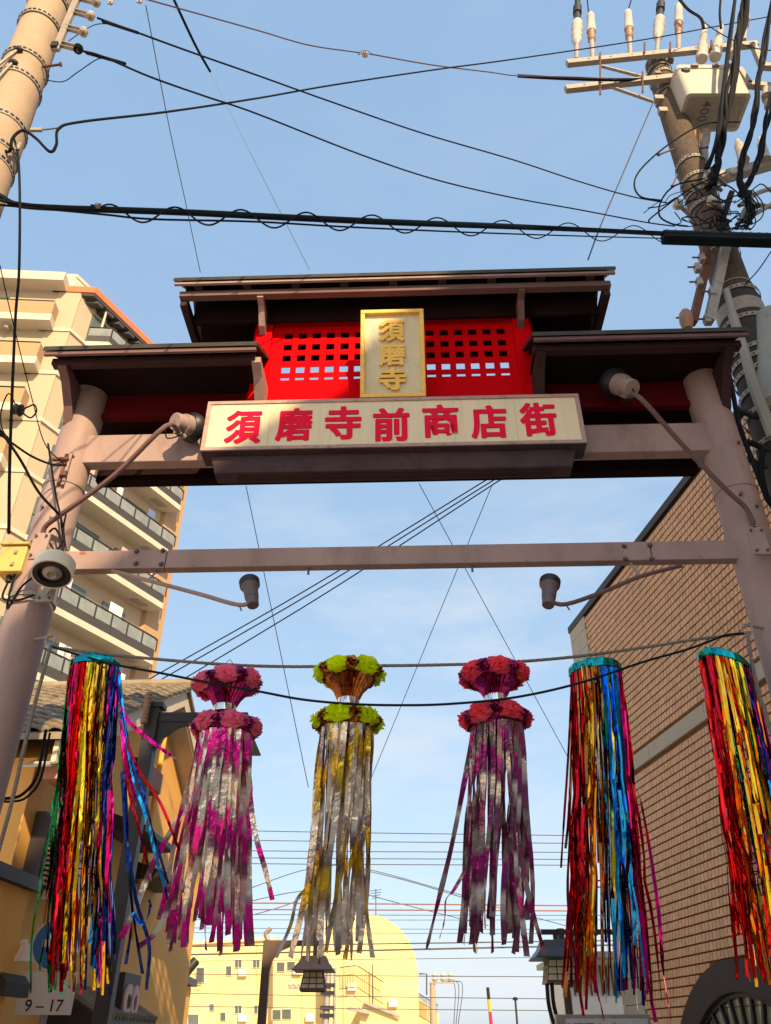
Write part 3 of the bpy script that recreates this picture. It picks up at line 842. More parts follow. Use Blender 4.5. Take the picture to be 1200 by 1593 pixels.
# ------------------------------------------------------------------ far yellow flats
YB = 100.0
def Y(px, py, d=0): return P(px, py, YB + d)
fy = empty('yellow_flats', Vector((Y(430, 1590).x, YB, 0)), 'far yellow block of flats with a rounded roof at the end of the street', 'building')
def slabY(pts, d, dep, mat, name, par=fy, **k):
    q = [Y(x, y, d) for x, y in pts]
    base = YB + d
    for v in q: v.y = base
    mb = MB(); mb.prism(q, Vector((0, dep, 0))); return mb.build(name, mat, par, **k)
slabY([(150, 1625), (150, 1462), (300, 1466), (430, 1459), (430, 1625)], 4, 14, YELLOW, 'wall')
slabY([(425, 1625), (425, 1470), (510, 1462), (510, 1625)], 2, 12, YELLOW, 'wall')
dome = [(495, 1625), (495, 1450)] + [(495 + 18 + 70 * math.sin(t) if False else 510 + 0, 1440) for t in ()]
dome = [(505, 1625), (505, 1432), (530, 1425), (560, 1421), (585, 1423), (605, 1431), (622, 1444), (636, 1462), (646, 1485), (651, 1515), (652, 1625)]
slabY(dome, -1, 13, YELLOW, 'rounded_wall')
slabY([(649, 1625), (651, 1552), (683, 1578), (683, 1625)], 0, 10, YELLOW, 'stair_wall')
slabY([(560, 1625), (560, 1560), (596, 1572), (626, 1588), (626, 1625)], -4, 3, YELLOW, 'porch')
slabY([(540, 1570), (541, 1565), (575, 1573), (575, 1578)], -5, 1.5, GALV_O, 'canopy')
slabY([(566, 1561), (567, 1557), (596, 1567), (624, 1580), (622, 1583)], -4.6, 2, GALV_O, 'canopy')
for (x0, y0, x1, y1) in ((431, 1497, 443, 1511), (447, 1496, 459, 1509), (424, 1571, 437, 1586), (439, 1570, 453, 1585)):
    fr = slabY([(x0 - 1, y1 + 1), (x0 - 1, y0 - 1), (x1 + 1, y0 - 1), (x1 + 1, y1 + 1)], 1.85, .1, WHITE, 'window_frame')
    slabY([(x0, y1), (x0, y0), (x1, y0), (x1, y1)], 1.8, .06, GLASS, 'pane', fr)
for (x0, y0, x1, y1) in ((352, 1503, 360, 1517), (343, 1575, 351, 1588), (306, 1505, 318, 1528), (293, 1578, 309, 1593), (326, 1562, 333, 1572)):
    fr = slabY([(x0 - 1, y1 + 1), (x0 - 1, y0 - 1), (x1 + 1, y0 - 1), (x1 + 1, y1 + 1)], 3.85, .1, WHITE, 'window_frame')
    slabY([(x0, y1), (x0, y0), (x1, y0), (x1, y1)], 3.8, .06, GLASS, 'pane', fr)
def railing(pts, h, d, n):
    mb = MB()
    q = [Y(x, y, d) for x, y in pts]
    for v in q: v.y = YB + d
    rl = MB(); rl.tube(q, .05, 4); rail = rl.build('railing', BROWNPOST, fy)
    m2 = MB(); m2.tube([v - Vector((0, 0, h)) for v in q], .04, 4); m2.build('bottom_rail', BROWNPOST, rail)
    for i in range(len(q) - 1):
        for k in range(n):
            t = q[i].lerp(q[i + 1], k / n)
            m2 = MB(); m2.tube([t, t - Vector((0, 0, h))], .022, 4); m2.build('baluster', BROWNPOST, rail)
railing([(529, 1505), (554, 1502)], 2.0, -2.2, 10)
railing([(556, 1502), (597, 1528)], 2.0, -2.2, 14)
railing([(650, 1545), (664, 1553), (682, 1564)], 2.0, -.8, 8)
railing([(307, 1508), (317, 1508)], 1.6, 3.3, 7)
mb = MB(); mb.tube([Y(664, 1548, -.8), Y(664, 1515, -.8), Y(652, 1515, -.8)], .08, 4); mb.build('stair_frame', BROWNPOST, fy)
mb = MB(); mb.tube([Y(580, 1592, -2), Y(580, 1500, -2)], .06, 4); mb.build('drain_pipe', BROWNPOST, fy)
for (x, y0, y1) in ((340, 1470, 1593), (400, 1468, 1593), (535, 1445, 1593), (470, 1470, 1593)):
    mb = MB(); mb.tube([Y(x, y0, 1.9 if x > 425 and x < 500 else (-1.2 if x > 500 else 3.9)), Y(x, y1, 1.9 if x > 425 and x < 500 else (-1.2 if x > 500 else 3.9))], .05, 4); mb.build('drain_pipe', YELLOW, fy)
for (x, y, d) in ((378, 1513, 3.6), (378, 1583, 3.6), (463, 1510, 1.6), (483, 1583, 1.6), (548, 1535, -1.4), (612, 1560, -1.4)):
    c_ = Y(x, y, d); mb = MB(); mb.box(c_, .95, .4, .7); mb.build('air_conditioner', WHITE, fy)
for (x, y) in ((372, 1497), (400, 1497), (372, 1568), (402, 1568)):
    fr = slabY([(x - 7, y + 9), (x - 7, y - 5), (x + 5, y - 5), (x + 5, y + 9)], 3.85, .1, WHITE, 'window_frame')
    slabY([(x - 6, y + 8), (x - 6, y - 4), (x - 1.4, y - 4), (x - 1.4, y + 8)], 3.8, .06, GLASS, 'pane', fr); slabY([(x - .6, y + 8), (x - .6, y - 4), (x + 4, y - 4), (x + 4, y + 8)], 3.8, .06, GLASS, 'pane', fr)
slabY([(150, 1466), (150, 1460), (300, 1464), (431, 1457), (431, 1462), (300, 1469)], 3.6, 14.6, CREAM, 'roof_edge')
an = empty('roof_aerial', Y(585, 1425, 2), 'tiny television aerial standing on the rounded yellow roof', 'aerial')
mb = MB(); mb.tube([Y(585, 1425, 2), Y(585, 1383, 2)], .05, 4); mb.build('mast', WIRE, an)
for k in range(4):
    mb = MB(); mb.tube([Y(576 + k, 1386 + 4 * k, 2), Y(594 - k, 1384 + 4 * k, 2)], .035, 4); mb.build('element', WIRE, an)
# ================================================================== GATE
gt = empty('shrine_gate', G(GU, 0, 0), 'mauve and red painted street gate with two round columns, tiled roofs and crossbars', 'gate')
CL, CR, CRAD = -3.58, 3.755, .215
for u in (CL, CR):
    b = MB(); b.lathe(G(u, 0, 0), G(u, 0, 8.35), [(0, CRAD + .01), (1, CRAD)], 40)
    c = b.build('column', MAUVE, gt, smooth=True)
    for z in (6.72, 5.35) if u < 0 else (6.5,):
        m = MB(); m.band(G(u, 0, z - .02), G(u, 0, z + .02), CRAD + .004, .008, 32, .012); m.build('weld_ring', MAUVE, c, smooth=True)
    for k, (dz, da) in enumerate(((7.05, .5), (6.35, -.3), (6.2, .35), (5.9, -.2))):
        q = G(u + (CRAD - .01) * math.sin(da), (CRAD - .01) * math.cos(da), dz)
        m = MB(); m.cyl(q, q + GN * .05, .018, n=8); m.build('bolt', BOLT, c)
# main beam
zt, zb = 7.417, 7.02
b = MB(); b.gbox(CL + .1, CR - .1, -.03, .12, zb, zt); b.build('main_beam', MAUVE, gt, bevel=.012)
b = MB(); b.gbox(CL + .15, CR - .15, -.5, -.36, zb + .1, zt + .25); b.build('rear_beam', SOFFIT, gt)
# lower tie bar in three bolted lengths
zt2, zb2 = 5.882, 5.662
uj0, uj1 = gp(258, 870, .08)[0], gp(1014, 860, .08)[0]
for u0, u1 in ((CL + .1, uj0 - .004), (uj0 + .004, uj1 - .004), (uj1 + .004, CR - .1)):
    b = MB(); b.gbox(u0, u1, -.035, .08, zb2, zt2); b.build('tie_bar', MAUVE, gt, bevel=.008)
for (px, py) in ((213, 858), (254, 857), (212, 877), (251, 878), (971, 850), (1011, 849), (973, 870), (1014, 870)):
    u, z = gp(px, py, .08)
    m = MB(); m.lathe(G(u, .075, z), G(u, .115, z), [(0, .026), (.5, .026), (1, .014)], 10); m.build('bolt', BOLT, gt, smooth=True)
for (px, py) in ((480, 890), (735, 885)):
    u, z = gp(px, py, .02)
    m = MB(); m.cyl(G(u, .02, zb2), G(u, .02, zb2 - .07), .012, n=6); m.build('hook', BOLT, gt)

# wings ---------------------------------------------------------------
def roof_slab(name, u0, u1, wf, zf, wr, zr, wb, zb_, th, mat, par):
    m = MB()
    for (w0, z0, w1, z1) in ((wf, zf, wr, zr), (wr, zr, wb, zb_)):
        m.hexa([G(u0, w0, z0), G(u1, w0, z0), G(u1, w1, z1), G(u0, w1, z1), G(u0, w0, z0 + th), G(u1, w0, z0 + th), G(u1, w1, z1 + th), G(u0, w1, z1 + th)])
    return m.build(name, mat, par)
WF = .80
for sgn in (-1, 1):
    if sgn < 0:
        uo, ui = gp(70, 541, WF)[0], gp(401, 532, WF)[0]
        z_top, z_f, z_p0, z_p1 = gz(200, 538, WF), gz(200, 549, WF), gz(200, 557, .66), gz(200, 565, .66)
        po, pi = gp(84, 558, .66)[0], gp(398, 555, .66)[0]
    else:
        uo, ui = gp(1163, 511, WF)[0], gp(828, 518, WF)[0]
        z_top, z_f, z_p0, z_p1 = gz(990, 514, WF), gz(990, 526, WF), gz(990, 535, .66), gz(990, 543, .66)
        po, pi = gp(1152, 535, .66)[0], gp(829, 540, .66)[0]
    u0, u1 = min(uo, ui), max(uo, ui)
    zr = z_f + .52
    roof_slab('wing_roof', u0, u1, WF + .02, z_f + .055, -.02, zr + .09, -.72, z_f + .10, .06, SHEET, gt)
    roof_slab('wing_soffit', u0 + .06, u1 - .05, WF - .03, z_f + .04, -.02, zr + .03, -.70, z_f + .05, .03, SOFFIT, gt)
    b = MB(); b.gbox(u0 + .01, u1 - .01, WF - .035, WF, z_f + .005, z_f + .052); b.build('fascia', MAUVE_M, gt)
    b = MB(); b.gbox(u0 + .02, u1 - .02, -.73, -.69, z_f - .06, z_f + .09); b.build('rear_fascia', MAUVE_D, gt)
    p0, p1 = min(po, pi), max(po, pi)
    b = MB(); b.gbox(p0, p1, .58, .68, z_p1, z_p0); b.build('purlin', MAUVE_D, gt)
    b = MB(); b.gbox(p0 + .03, p1 - .03, -.66, .56, z_p0 + .03, z_p0 + .05); b.build('light_blocking_board', SOFFIT, gt)  # added board, blocks bounce light to darken the space under the eave
    for k in range(7):
        uu = u0 + .25 + (u1 - u0 - .5) * k / 6
        m = MB(); m.bar(G(uu, WF - .04, z_f + .03), G(uu, 0, zr + .0), .05, .05); m.build('rafter', SOFFIT, gt)
    # curved brackets carrying the purlin
    for uu in (CL - .12 if sgn < 0 else CR + .05, pi - sgn * -.04):
        zz = z_p1
        m = MB(); m.prism([G(uu, .66, zz + .05), G(uu, .66, zz - .03), G(uu, .5, zz - .10), G(uu, .30, zz - .30), G(uu, .2, zz - .48), G(uu, .10, zz - .5), G(uu, .10, zz + .05)], GE * .10)
        m.build('bracket', (MAUVE if uu > -3 else MAUVE_M) if uu < GU else MAUVE_D, gt)  # pale where sunlit, darker elsewhere: the light is put into the colour
    # red boards between column and house
    ca, cb_ = (CL + .12, GU - 1.66) if sgn < 0 else (GU + 1.72, CR - .12)
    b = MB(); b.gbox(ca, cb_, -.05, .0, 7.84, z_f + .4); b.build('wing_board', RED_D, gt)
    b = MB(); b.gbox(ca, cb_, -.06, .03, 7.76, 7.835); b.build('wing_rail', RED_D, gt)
    b = MB(); b.gbox(ca + .3, cb_ - .2, -.34, -.30, 7.42, 7.80); b.build('rear_board', SOFFIT, gt)

RUSTPATCH = M('rust_patch', (0.30, 0.10, 0.045), 0.85, var=0.4, scale=30)
for (px, py, r_) in ((129, 861, .035), (212, 858, .018), (300, 880, .015), (560, 876, .012), (820, 872, .014), (1090, 866, .016)):
    u, z = gp(px, py, .08); m = MB(); rr = random.Random(px)
    m.prism([G(u + r_ * rr.uniform(.6, 1.3) * math.cos(t * .7), .0805, z + .55 * r_ * rr.uniform(.6, 1.3) * math.sin(t * .7)) for t in range(9)], GN * .0008); m.build('rust_patch', RUSTPATCH, gt)
# centre house ---------------------------------------------------------
LW = .10
ul, ur = gp(428, 560, LW)[0], gp(801, 555, LW)[0]
zrow = [gz(615, py, LW) for py in (519, 536.5, 553.5, 571.5, 588)]
zlt, zlb = gz(615, 503, LW), 7.62
hole_h = .102
# posts
for sgn in (-1, 1):
    uc = GU + sgn * 1.60
    b = MB(); b.gbox(uc - .10, uc + .10, .02, .17, 7.45, 9.40); b.build('house_post', RED, gt, bevel=.008)
    b = MB(); b.gbox(uc + sgn * .10 - .06, uc + sgn * .10 + .06, -.5, .02, 7.5, 9.40); b.build('side_wall', RED, gt)
# lattice of crossing bars
pitch = (gp(798 - 14, 556, LW)[0] - gp(446, 560, LW)[0]) / 15.0
n_open = 16
uu0 = gp(446, 560, LW)[0]
for i in range(n_open + 1):
    uc = uu0 + (i - .5) * pitch
    wv = .074
    m = MB(); m.gbox(uc - wv / 2, uc + wv / 2, LW - .014, LW, zrow[4] - .1, zlt); m.build('lattice_bar', RED, gt)
zs = [zlt + .05] + zrow + [zrow[4] - .13]
for i in range(len(zs) - 1):
    a_, c_ = zs[i], zs[i + 1]
    top = a_ - (hole_h / 2 if i else 0); bot = c_ + hole_h / 2
    if i == len(zs) - 2: top, bot = zrow[4] - hole_h / 2, zrow[4] - .14
    m = MB(); m.gbox(uu0 - pitch, uu0 + 16 * pitch, LW - .016, LW - .002, bot, top); m.build('lattice_rail', RED, gt)
b = MB(); b.gbox(GU - 1.52, GU + 1.52, LW - .04, LW + .02, zlt + .02, 9.36); b.build('top_board', RED, gt)
b = MB(); b.gbox(GU - 1.52, GU + 1.52, LW - .05, LW + .035, 7.45, zrow[4] - .03); b.build('dado_board', RED, gt)
for sgn in (-1, 1):
    b = MB(); b.gbox(*((GU - 1.52, uu0 - .5 * pitch) if sgn < 0 else (uu0 + 15.5 * pitch, GU + 1.52)), LW - .035, LW + .004, zrow[4] - .1, zlt + .03); b.build('stile', RED, gt)
# upper roof
UF = .66
z_ft, z_fb = gz(615, 419, UF), gz(615, 434, UF)
u0, u1 = gp(272, 432, UF)[0], gp(955, 408, UF)[0]
roof_slab('main_roof', u0, u1, UF + .02, z_fb + .05, 0, z_fb + .60, -.70, z_fb + .06, .055, SHEET, gt)
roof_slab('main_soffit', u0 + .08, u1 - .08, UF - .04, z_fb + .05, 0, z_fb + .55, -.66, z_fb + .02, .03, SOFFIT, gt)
b = MB(); b.gbox(u0 + .01, u1 - .01, UF - .035, UF, z_fb + .012, z_fb + .046); b.build('fascia', MAUVE, gt)
b = MB(); b.gbox(u0 + .05, u1 - .05, -.70, -.66, z_fb - .09, z_fb + .05); b.build('rear_fascia', MAUVE_D, gt)
p0, p1 = gp(282, 450, .54)[0], gp(947, 430, .54)[0]
zp0, zp1 = gz(615, 447, .54), gz(615, 454, .54)
b = MB(); b.gbox(p0, p1, .47, .56, zp1, zp0); b.build('purlin', MAUVE_M, gt)
b = MB(); b.gbox(p0 + .03, p1 - .03, .44, .468, zp0 - .03, z_fb + .16); b.build('gap_shade_board', SOFFIT, gt)  # dark board added where the gap under the eave is only shaded
b = MB(); b.gbox(p0 + .1, p1 - .1, .18, .22, zp1 - .12, zp0 + .22); b.build('ceiling_board', SOFFIT, gt)
for k in range(9):
    uu = u0 + .3 + (u1 - u0 - .6) * k / 8
    m = MB(); m.bar(G(uu, UF - .04, z_fb + .03), G(uu, 0, z_fb + .52), .055, .055); m.build('rafter', SOFFIT, gt)
    m = MB(); m.gbox(uu - .05, uu + .05, UF - .10, UF - .037, z_fb - .005, z_fb + .03); m.build('rafter_end', MAUVE_D, gt)
for sgn in (-1, 1):
    uu = GU + sgn * 1.60
    m = MB(); m.prism([G(uu - .05, .54, zp1 + .04), G(uu - .05, .54, zp1 - .03), G(uu - .05, .42, zp1 - .06), G(uu - .05, .28, zp1 - .26), G(uu - .05, .17, zp1 - .30), G(uu - .05, .17, zp1 + .04)], GE * .075); m.build('bracket', MAUVE if sgn < 0 else MAUVE_M, gt)  # left pale as if sunlit, right darker: shade put into the colour
    # end frame of the gable
    ue = (p0 if sgn < 0 else p1) - sgn * .05
    m = MB(); m.gbox(ue - .04, ue + .04, -.66, .50, zp1 - .10, zp1 + .05); m.build('gable_tie', MAUVE_D, gt)
    m = MB(); m.gbox(ue - .045 - sgn * .06, ue + .045 - sgn * .06, -.60, -.50, 8.5, zp1 - .05); m.build('gable_post', MAUVE_M, gt)
    a_, c_ = sorted((ue - sgn * .06, GU + sgn * 1.72))
    m = MB(); m.gbox(a_, c_, -.58, -.53, 8.62, z_fb + .2); m.build('gable_board', SOFFIT, gt)

# ------------------------------------------------------------------ long shop-street sign
SW = .40
sgn_ = empty('street_sign', G(GU, .2, 6.93), 'long cream sign with seven red characters across the front of the gate', 'sign')
su0, su1 = gp(318, 660, SW)[0], gp(907, 650, SW)[0]
sz0, sz1 = 6.935, 7.64
b = MB(); b.gbox(su0 + .01, su1 - .01, .13, SW - .03, sz0 + .01, sz1 - .01); b.build('case', UNDERBOX, sgn_)
fw = .045
for (a_, c_, d_, e_) in ((su0, su1, sz1 - fw, sz1), (su0, su1, sz0, sz0 + fw), (su0, su0 + fw, sz0 + fw, sz1 - fw), (su1 - fw, su1, sz0 + fw, sz1 - fw)):
    m = MB(); m.gbox(a_, c_, SW - .06, SW, d_, e_); m.build('frame', RUSTFRAME, sgn_, bevel=.004)
npan = 6
for i in range(npan):
    a_, c_ = su0 + fw + (su1 - su0 - 2 * fw) * i / npan, su0 + fw + (su1 - su0 - 2 * fw) * (i + 1) / npan
    m = MB(); m.gbox(a_ + .001, c_ - .001, SW - .03, SW - .015, sz0 + fw, sz1 - fw); m.build('panel', SIGNWHITE, sgn_)
b = MB(); b.gbox(su0 + .005, su1 - .005, .13, SW - .005, sz0 - .012, sz0 - .002); b.build('base_plate', UNDERBOX, sgn_)
spots = [(379, 663), (458, 659), (534, 656.5), (609, 659), (686, 653.5), (761, 655), (838, 651)]
for ch, (px, py) in zip('須磨寺前商店街', spots):
    u, z = gp(px, py, SW)
    glyph(ch, G(u, SW - .0145, z), GE, UP, .405, .475, .006, SIGNRED, sgn_, off=.008, bold=.013)
# lamp trough under the sign
lt = empty('lamp_trough', G(GU, .1, 6.7), 'dark steel trough hanging below the long cream sign', 'light box')
b = MB(); t0_, t1_ = gp(326, 740, .25)[0], gp(900, 732, .25)[0]
b.hexa([G(t0_ + .06, .285, 6.71), G(t1_ - .06, .285, 6.71), G(t1_ - .06, .10, 6.70), G(t0_ + .06, .10, 6.70), G(t0_, .31, 6.922), G(t1_, .31, 6.922), G(t1_, .09, 6.922), G(t0_, .09, 6.922)])
b.build('trough', UNDERBOX, lt, bevel=.01)
b = MB(); b.gbox(t0_ + .3, t1_ - .3, .15, .23, 6.685, 6.699); b.build('cover_strip', MAUVE_D, lt)

# ------------------------------------------------------------------ plaque
pq = empty('name_plaque', G(GU, .4, 7.6), 'gold framed upright plaque with three gold characters, in front of the red lattice', 'plaque')
zb_, zt_ = 7.66, 8.83
wb_, wt_ = .36, .60
pU = (G(0, wt_, zt_) - G(0, wb_, zb_)); pH = pU.length; pU.normalize(); pNn = GE.cross(pU)
pc0 = G((gp(561, 550, .5)[0] + gp(661, 545, .5)[0]) / 2, (wb_ + wt_) / 2, (zb_ + zt_) / 2)
pWd = gp(661, 545, .5)[0] - gp(561, 550, .5)[0]
def PQ(x, y, n): return pc0 + GE * x + pU * y + pNn * n
b = MB(); b.box(PQ(0, 0, -.03), pWd - .02, pH - .02, .04, GE, pU, pNn); b.build('board', PLAQUE, pq)
for (x, y, w_, h_) in ((0, pH / 2 - .025, pWd, .05), (0, -pH / 2 + .025, pWd, .05), (-pWd / 2 + .025, 0, .05, pH - .1), (pWd / 2 - .025, 0, .05, pH - .1)):
    m = MB(); m.box(PQ(x, y, .005), w_, h_, .07, GE, pU, pNn); m.build('frame', GOLD, pq, bevel=.008)
for ch, y, w_, h_ in (('須', .315, .30, .30), ('磨', -.015, .31, .31), ('寺', -.345, .31, .30)):
    glyph(ch, PQ(-.005, y, -.009), GE, pU, w_, h_, .028, GOLD, pq, off=.008, bold=.010)
m = MB(); m.tube([PQ(-.2, pH / 2 - .1, -.05), G(GU - .2, .06, zt_ + .35)], .012, 6); m.build('stay', BOLT, pq)
m = MB(); m.tube([PQ(.2, pH / 2 - .1, -.05), G(GU + .2, .06, zt_ + .35)], .012, 6); m.build('stay', BOLT, pq)
for s_ in (-.2, .2):
    m = MB(); m.bar(PQ(s_, -pH / 2 + .06, -.05), G(GU + s_, .05, 7.68), .04, .03); m.build('foot', BOLT, pq)

# ------------------------------------------------------------------ floodlights
def flood_upper(name_px, tip_px, arm_px, base_px, wl, wb, side):
    """lamp in front of the gate on a long arm; name_px = rear end of lamp, tip_px = front rim"""
    a = G(*[gp(*name_px, wl + .25)[0], wl + .25, gp(*name_px, wl + .25)[1]])
    c = G(*[gp(*tip_px, wl)[0], wl, gp(*tip_px, wl)[1]])
    L_ = 'floodlight on a long arm from the %s column aimed at the cream sign' % side
    fl = empty('floodlight', a, L_, 'floodlight', 'floodlights on the gate')
    d = c - a
    m = MB(); m.lathe(a, c, [(0, .092), (.02, .10), (.36, .104), (.37, .122), (.42, .125), (.62, .128)], 24); m.build('lamp_body', LAMPBODY, fl, smooth=True)
    m = MB(); m.lathe(a + d * .6, c, [(0, .14), (.3, .172), (.75, .175), (.78, .16), (.6, .15), (.1, .12)], 28, cap=False); m.build('hood', LAMPDARK, fl, smooth=True)
    m = MB(); m.cyl(a + d * .80, a + d * .83, .155, n=24); m.build('lens', LENS, fl)
    q = [a + d * .25 + Vector((0, .02, -.12))] + [G(gp(*p, w_)[0], w_, gp(*p, w_)[1]) for p, w_ in arm_px]
    m = MB(); m.tube(catmull(q, 5), .026, 8); m.build('arm', MAUVE_M, fl, smooth=True)
    m = MB(); m.tube([a + d * .1 + Vector((0, 0, -.13)), a + d * .3 + Vector((0, 0, -.15)), a + d * .55 + Vector((0, 0, -.16))], .03, 8); m.build('yoke', GALV_O, fl)
    m = MB(); m.tube(catmull([q[1] + Vector((0, 0, .03)), q[0] + Vector((-.1, -.05, -.12)), q[0] + Vector((.06, -.03, -.02)), a], 4), .008, 5); m.build('lead', CABLE, fl)
    u, z = gp(*base_px, wb); m = MB(); m.box(G(u, wb, z), .16, .03, .30, GE, GN); m.build('base_plate', MAUVE, fl, bevel=.005)
    for dx in (-.05, .05):
        for dz in (-.11, .11):
            m = MB(); m.cyl(G(u + dx, wb, z + dz), G(u + dx, wb + .04, z + dz), .013, n=6); m.build('bolt', BOLT, fl)
flood_upper((272, 655), (306, 668), [((258, 663), .85), ((180, 738), .62), ((100, 797), .40), ((72, 818), .30), ((66, 835), .24)], (62, 850), .23, .55, 'left')
flood_upper((984, 604), (950, 594), [((997, 620), .85), ((1060, 690), .62), ((1130, 762), .40), ((1160, 790), .30), ((1173, 815), .25)], (1180, 842), .23, .55, 'right')
def flood_lower(top_px, bot_px, arm, side):
    a = G(gp(*bot_px, .42)[0], .42, gp(*bot_px, .42)[1]); c = G(gp(*top_px, .32)[0], .32, gp(*top_px, .32)[1])
    fl = empty('floodlight', a, 'small floodlight pointing up on an arm below the tie bar, %s side' % side, 'floodlight', 'floodlights on the gate')
    m = MB(); m.lathe(a, c, [(0, .052), (.02, .057), (.28, .06), (.30, .066), (.72, .073), (.78, .09), (.95, .096)], 24); m.build('lamp_body', LAMPGREY, fl, smooth=True)
    m = MB(); m.lathe(a + (c - a) * .74, c, [(0, .077), (.3, .098), (1.0, .101)], 24, cap=False); m.build('hood', LAMPDARK, fl, smooth=True)
    m = MB(); m.lathe(a + (c - a) * .97, c + (c - a) * .06, [(0, .099), (.7, .094), (1, .07)], 24); m.build('lens', LENS, fl, smooth=True)
    q = [a + Vector((0, 0, .06))] + [G(gp(*p, w_)[0], w_, gp(*p, w_)[1]) for p, w_ in arm]
    m = MB(); m.tube(catmull(q, 5), .022, 8); m.build('arm', MAUVE_M if side == 'right' else MAUVE, fl, smooth=True)
    m = MB(); mid = q[-2]; m.tube([mid, Vector((mid.x, mid.y + .2, zb2 + .01))], .014, 6); m.build('hanger', MAUVE, fl)
    m = MB(); m.tube([q[1] + Vector((0, 0, -.0)), q[1] + Vector((.03, 0, -.06))], .008, 5); m.build('clamp_bolt', BOLT, fl)
flood_lower((388, 905), (394, 942), [((372, 941), .42), ((310, 924), .32), ((231, 903), .2), ((175, 888), .04)], 'left')
flood_lower((856, 904), (853, 942), [((880, 940), .42), ((940, 920), .34), ((996, 897), .22), ((1060, 880), .04)], 'right')

# ------------------------------------------------------------------ things on the left column
sp = empty('loudspeaker', G(-3.4, .3, 5.3), 'round cream public address loudspeaker with dark mouth on the left gate column', 'loudspeaker')
u, z = gp(84, 884, .55); c = G(u, .55, z)
ax = Vector((.10, -.28, -.95)).normalized()
m = MB(); m.lathe(c - ax * .10, c + ax * .09, [(0, .10), (.04, .165), (.2, .19), (1, .19), (1.0, .175), (.75, .165), (.65, .12), (.55, .05)], 32, cap=True); m.build('casing', HORNW, sp, smooth=True)
m = MB(); m.lathe(c + ax * .05, c + ax * .088, [(0, .172), (1, .176), (1, .13), (.1, .12)], 28); m.build('grille_ring', BLACKRUB, sp, smooth=True)
m = MB(); m.lathe(c + ax * .03, c + ax * .10, [(0, .10), (.6, .09), (1, .045), (.7, .03)], 20); m.build('driver', GALV_O, sp, smooth=True)
u, z = gp(72, 915, .3)
m = MB(); m.bar(c + Vector((0, .12, -.02)), G(u, .3, z), .15, .02, GN); m.build('bracket_arm', GALV, sp)
m = MB(); m.box(G(u - .02, .235, z - .03), .17, .03, .18, GE, GN); m.build('bracket_plate', GALV, sp)
for dx in (-.05, .05):
    m = MB(); m.cyl(G(u - .02 + dx, .24, z - .08), G(u - .02 + dx, .27, z - .08), .014, n=6); m.build('bolt', BOLT, sp)
m = MB(); m.band(G(CL, 0, z - .03), G(CL, 0, z + .03), CRAD + .012, .006, 28, .022); m.build('clamp_band', GALV_O, sp)
m = MB(); m.tube(catmull([c - ax * .08, G(u - .25, .28, z + .05), G(u - .4, .18, z - .15), G(u - .42, .2, z + .4)], 5), .012, 6); m.build('lead', CABLE, sp)
jb = empty('junction_box', G(-3.8, .2, 5.6), 'ochre metal junction box beside the loudspeaker on the left column', 'junction box')
u, z = gp(22, 873, .2)
m = MB(); m.box(G(u, .16, z), .26, .2, .30, GE, GN); jbb = m.build('case', BOXYEL, jb, bevel=.01)
m = MB(); m.box(G(u, .16, z + .165), .30, .26, .02, GE, GN); m.build('lid', BOXYEL, jb)
for dz in (-.07, .07):
    m = MB(); m.box(G(u + .03, .27, z + dz), .03, .02, .035, GE, GN); m.build('latch', GALV_O, jb)
m = MB(); m.cyl(G(u - .02, .16, z - .15), G(u - .02, .16, z - .22), .03, n=10); m.build('gland', BLACKRUB, jb)
m = MB(); m.tube(catmull([G(u - .02, .16, z - .22), G(u, .2, z - .42), G(u + .18, .24, z - .47), G(u + .33, .25, z - .42)], 5), .012, 6); m.build('lead', CABLE, jb)
# tangle of leads tied to the left column
tg = empty('cable_tie_bracket', G(-3.6, .25, 6.6), 'rusty perforated bracket with wires tied to the left column', 'bracket')
u, z = gp(104, 728, .23)
for k in range(2):
    m = MB(); m.box(G(u - .04 + .05 * k, .235, z - .02), .03, .02, .42, GE, GN); m.build('strap', MAUVE if k else MAUVE_M, tg)
m = MB(); m.box(G(u - .08, .26, z + .10), .18, .04, .03, GE, GN); m.build('arm', RUST, tg)
m = MB(); m.box(G(u, .26, z - .10), .07, .04, .06, GE, GN); m.build('arm', RUST, tg)
lc = empty('column_cable_loop', G(-3.6, .25, 6.0), 'black cable looped and tied on the left column above the loudspeaker', 'cable')
pp = [(75, 690), (88, 770), (96, 810), (100, 840), (86, 856), (76, 836), (86, 822), (97, 845), (100, 870)]
m = MB(); m.tube(catmull([G(gp(x, y, .26)[0], .26 + .02 * (i % 2), gp(x, y, .26)[1]) for i, (x, y) in enumerate(pp)], 5), .011, 6); m.build('loop', CABLE, lc)
pp = [(94, 800), (97, 826), (102, 850), (99, 822), (103, 800)]
m = MB(); m.tube(catmull([G(gp(x, y, .25)[0], .25, gp(x, y, .25)[1]) for x, y in pp], 5), .010, 6); m.build('tail', CABLE, lc)
# right column: terminal plate with tied cable
tp = empty('terminal_plate', G(3.7, .25, 5.8), 'small mauve terminal plate with a tied cable on the right column', 'bracket')
u, z = gp(1181, 843, .24)
m = MB(); m.tube(catmull([G(u - .02, .27, z + .16), G(u + .03, .30, z + .05), G(u + .0, .28, z - .08), G(u + .06, .27, z - .12)], 5), .014, 6); m.build('lead', CABLE, tp)
m = MB(); m.box(G(u, .28, z - .135), .19, .06, .02, GE, GN); m.build('shelf', MAUVE, tp)
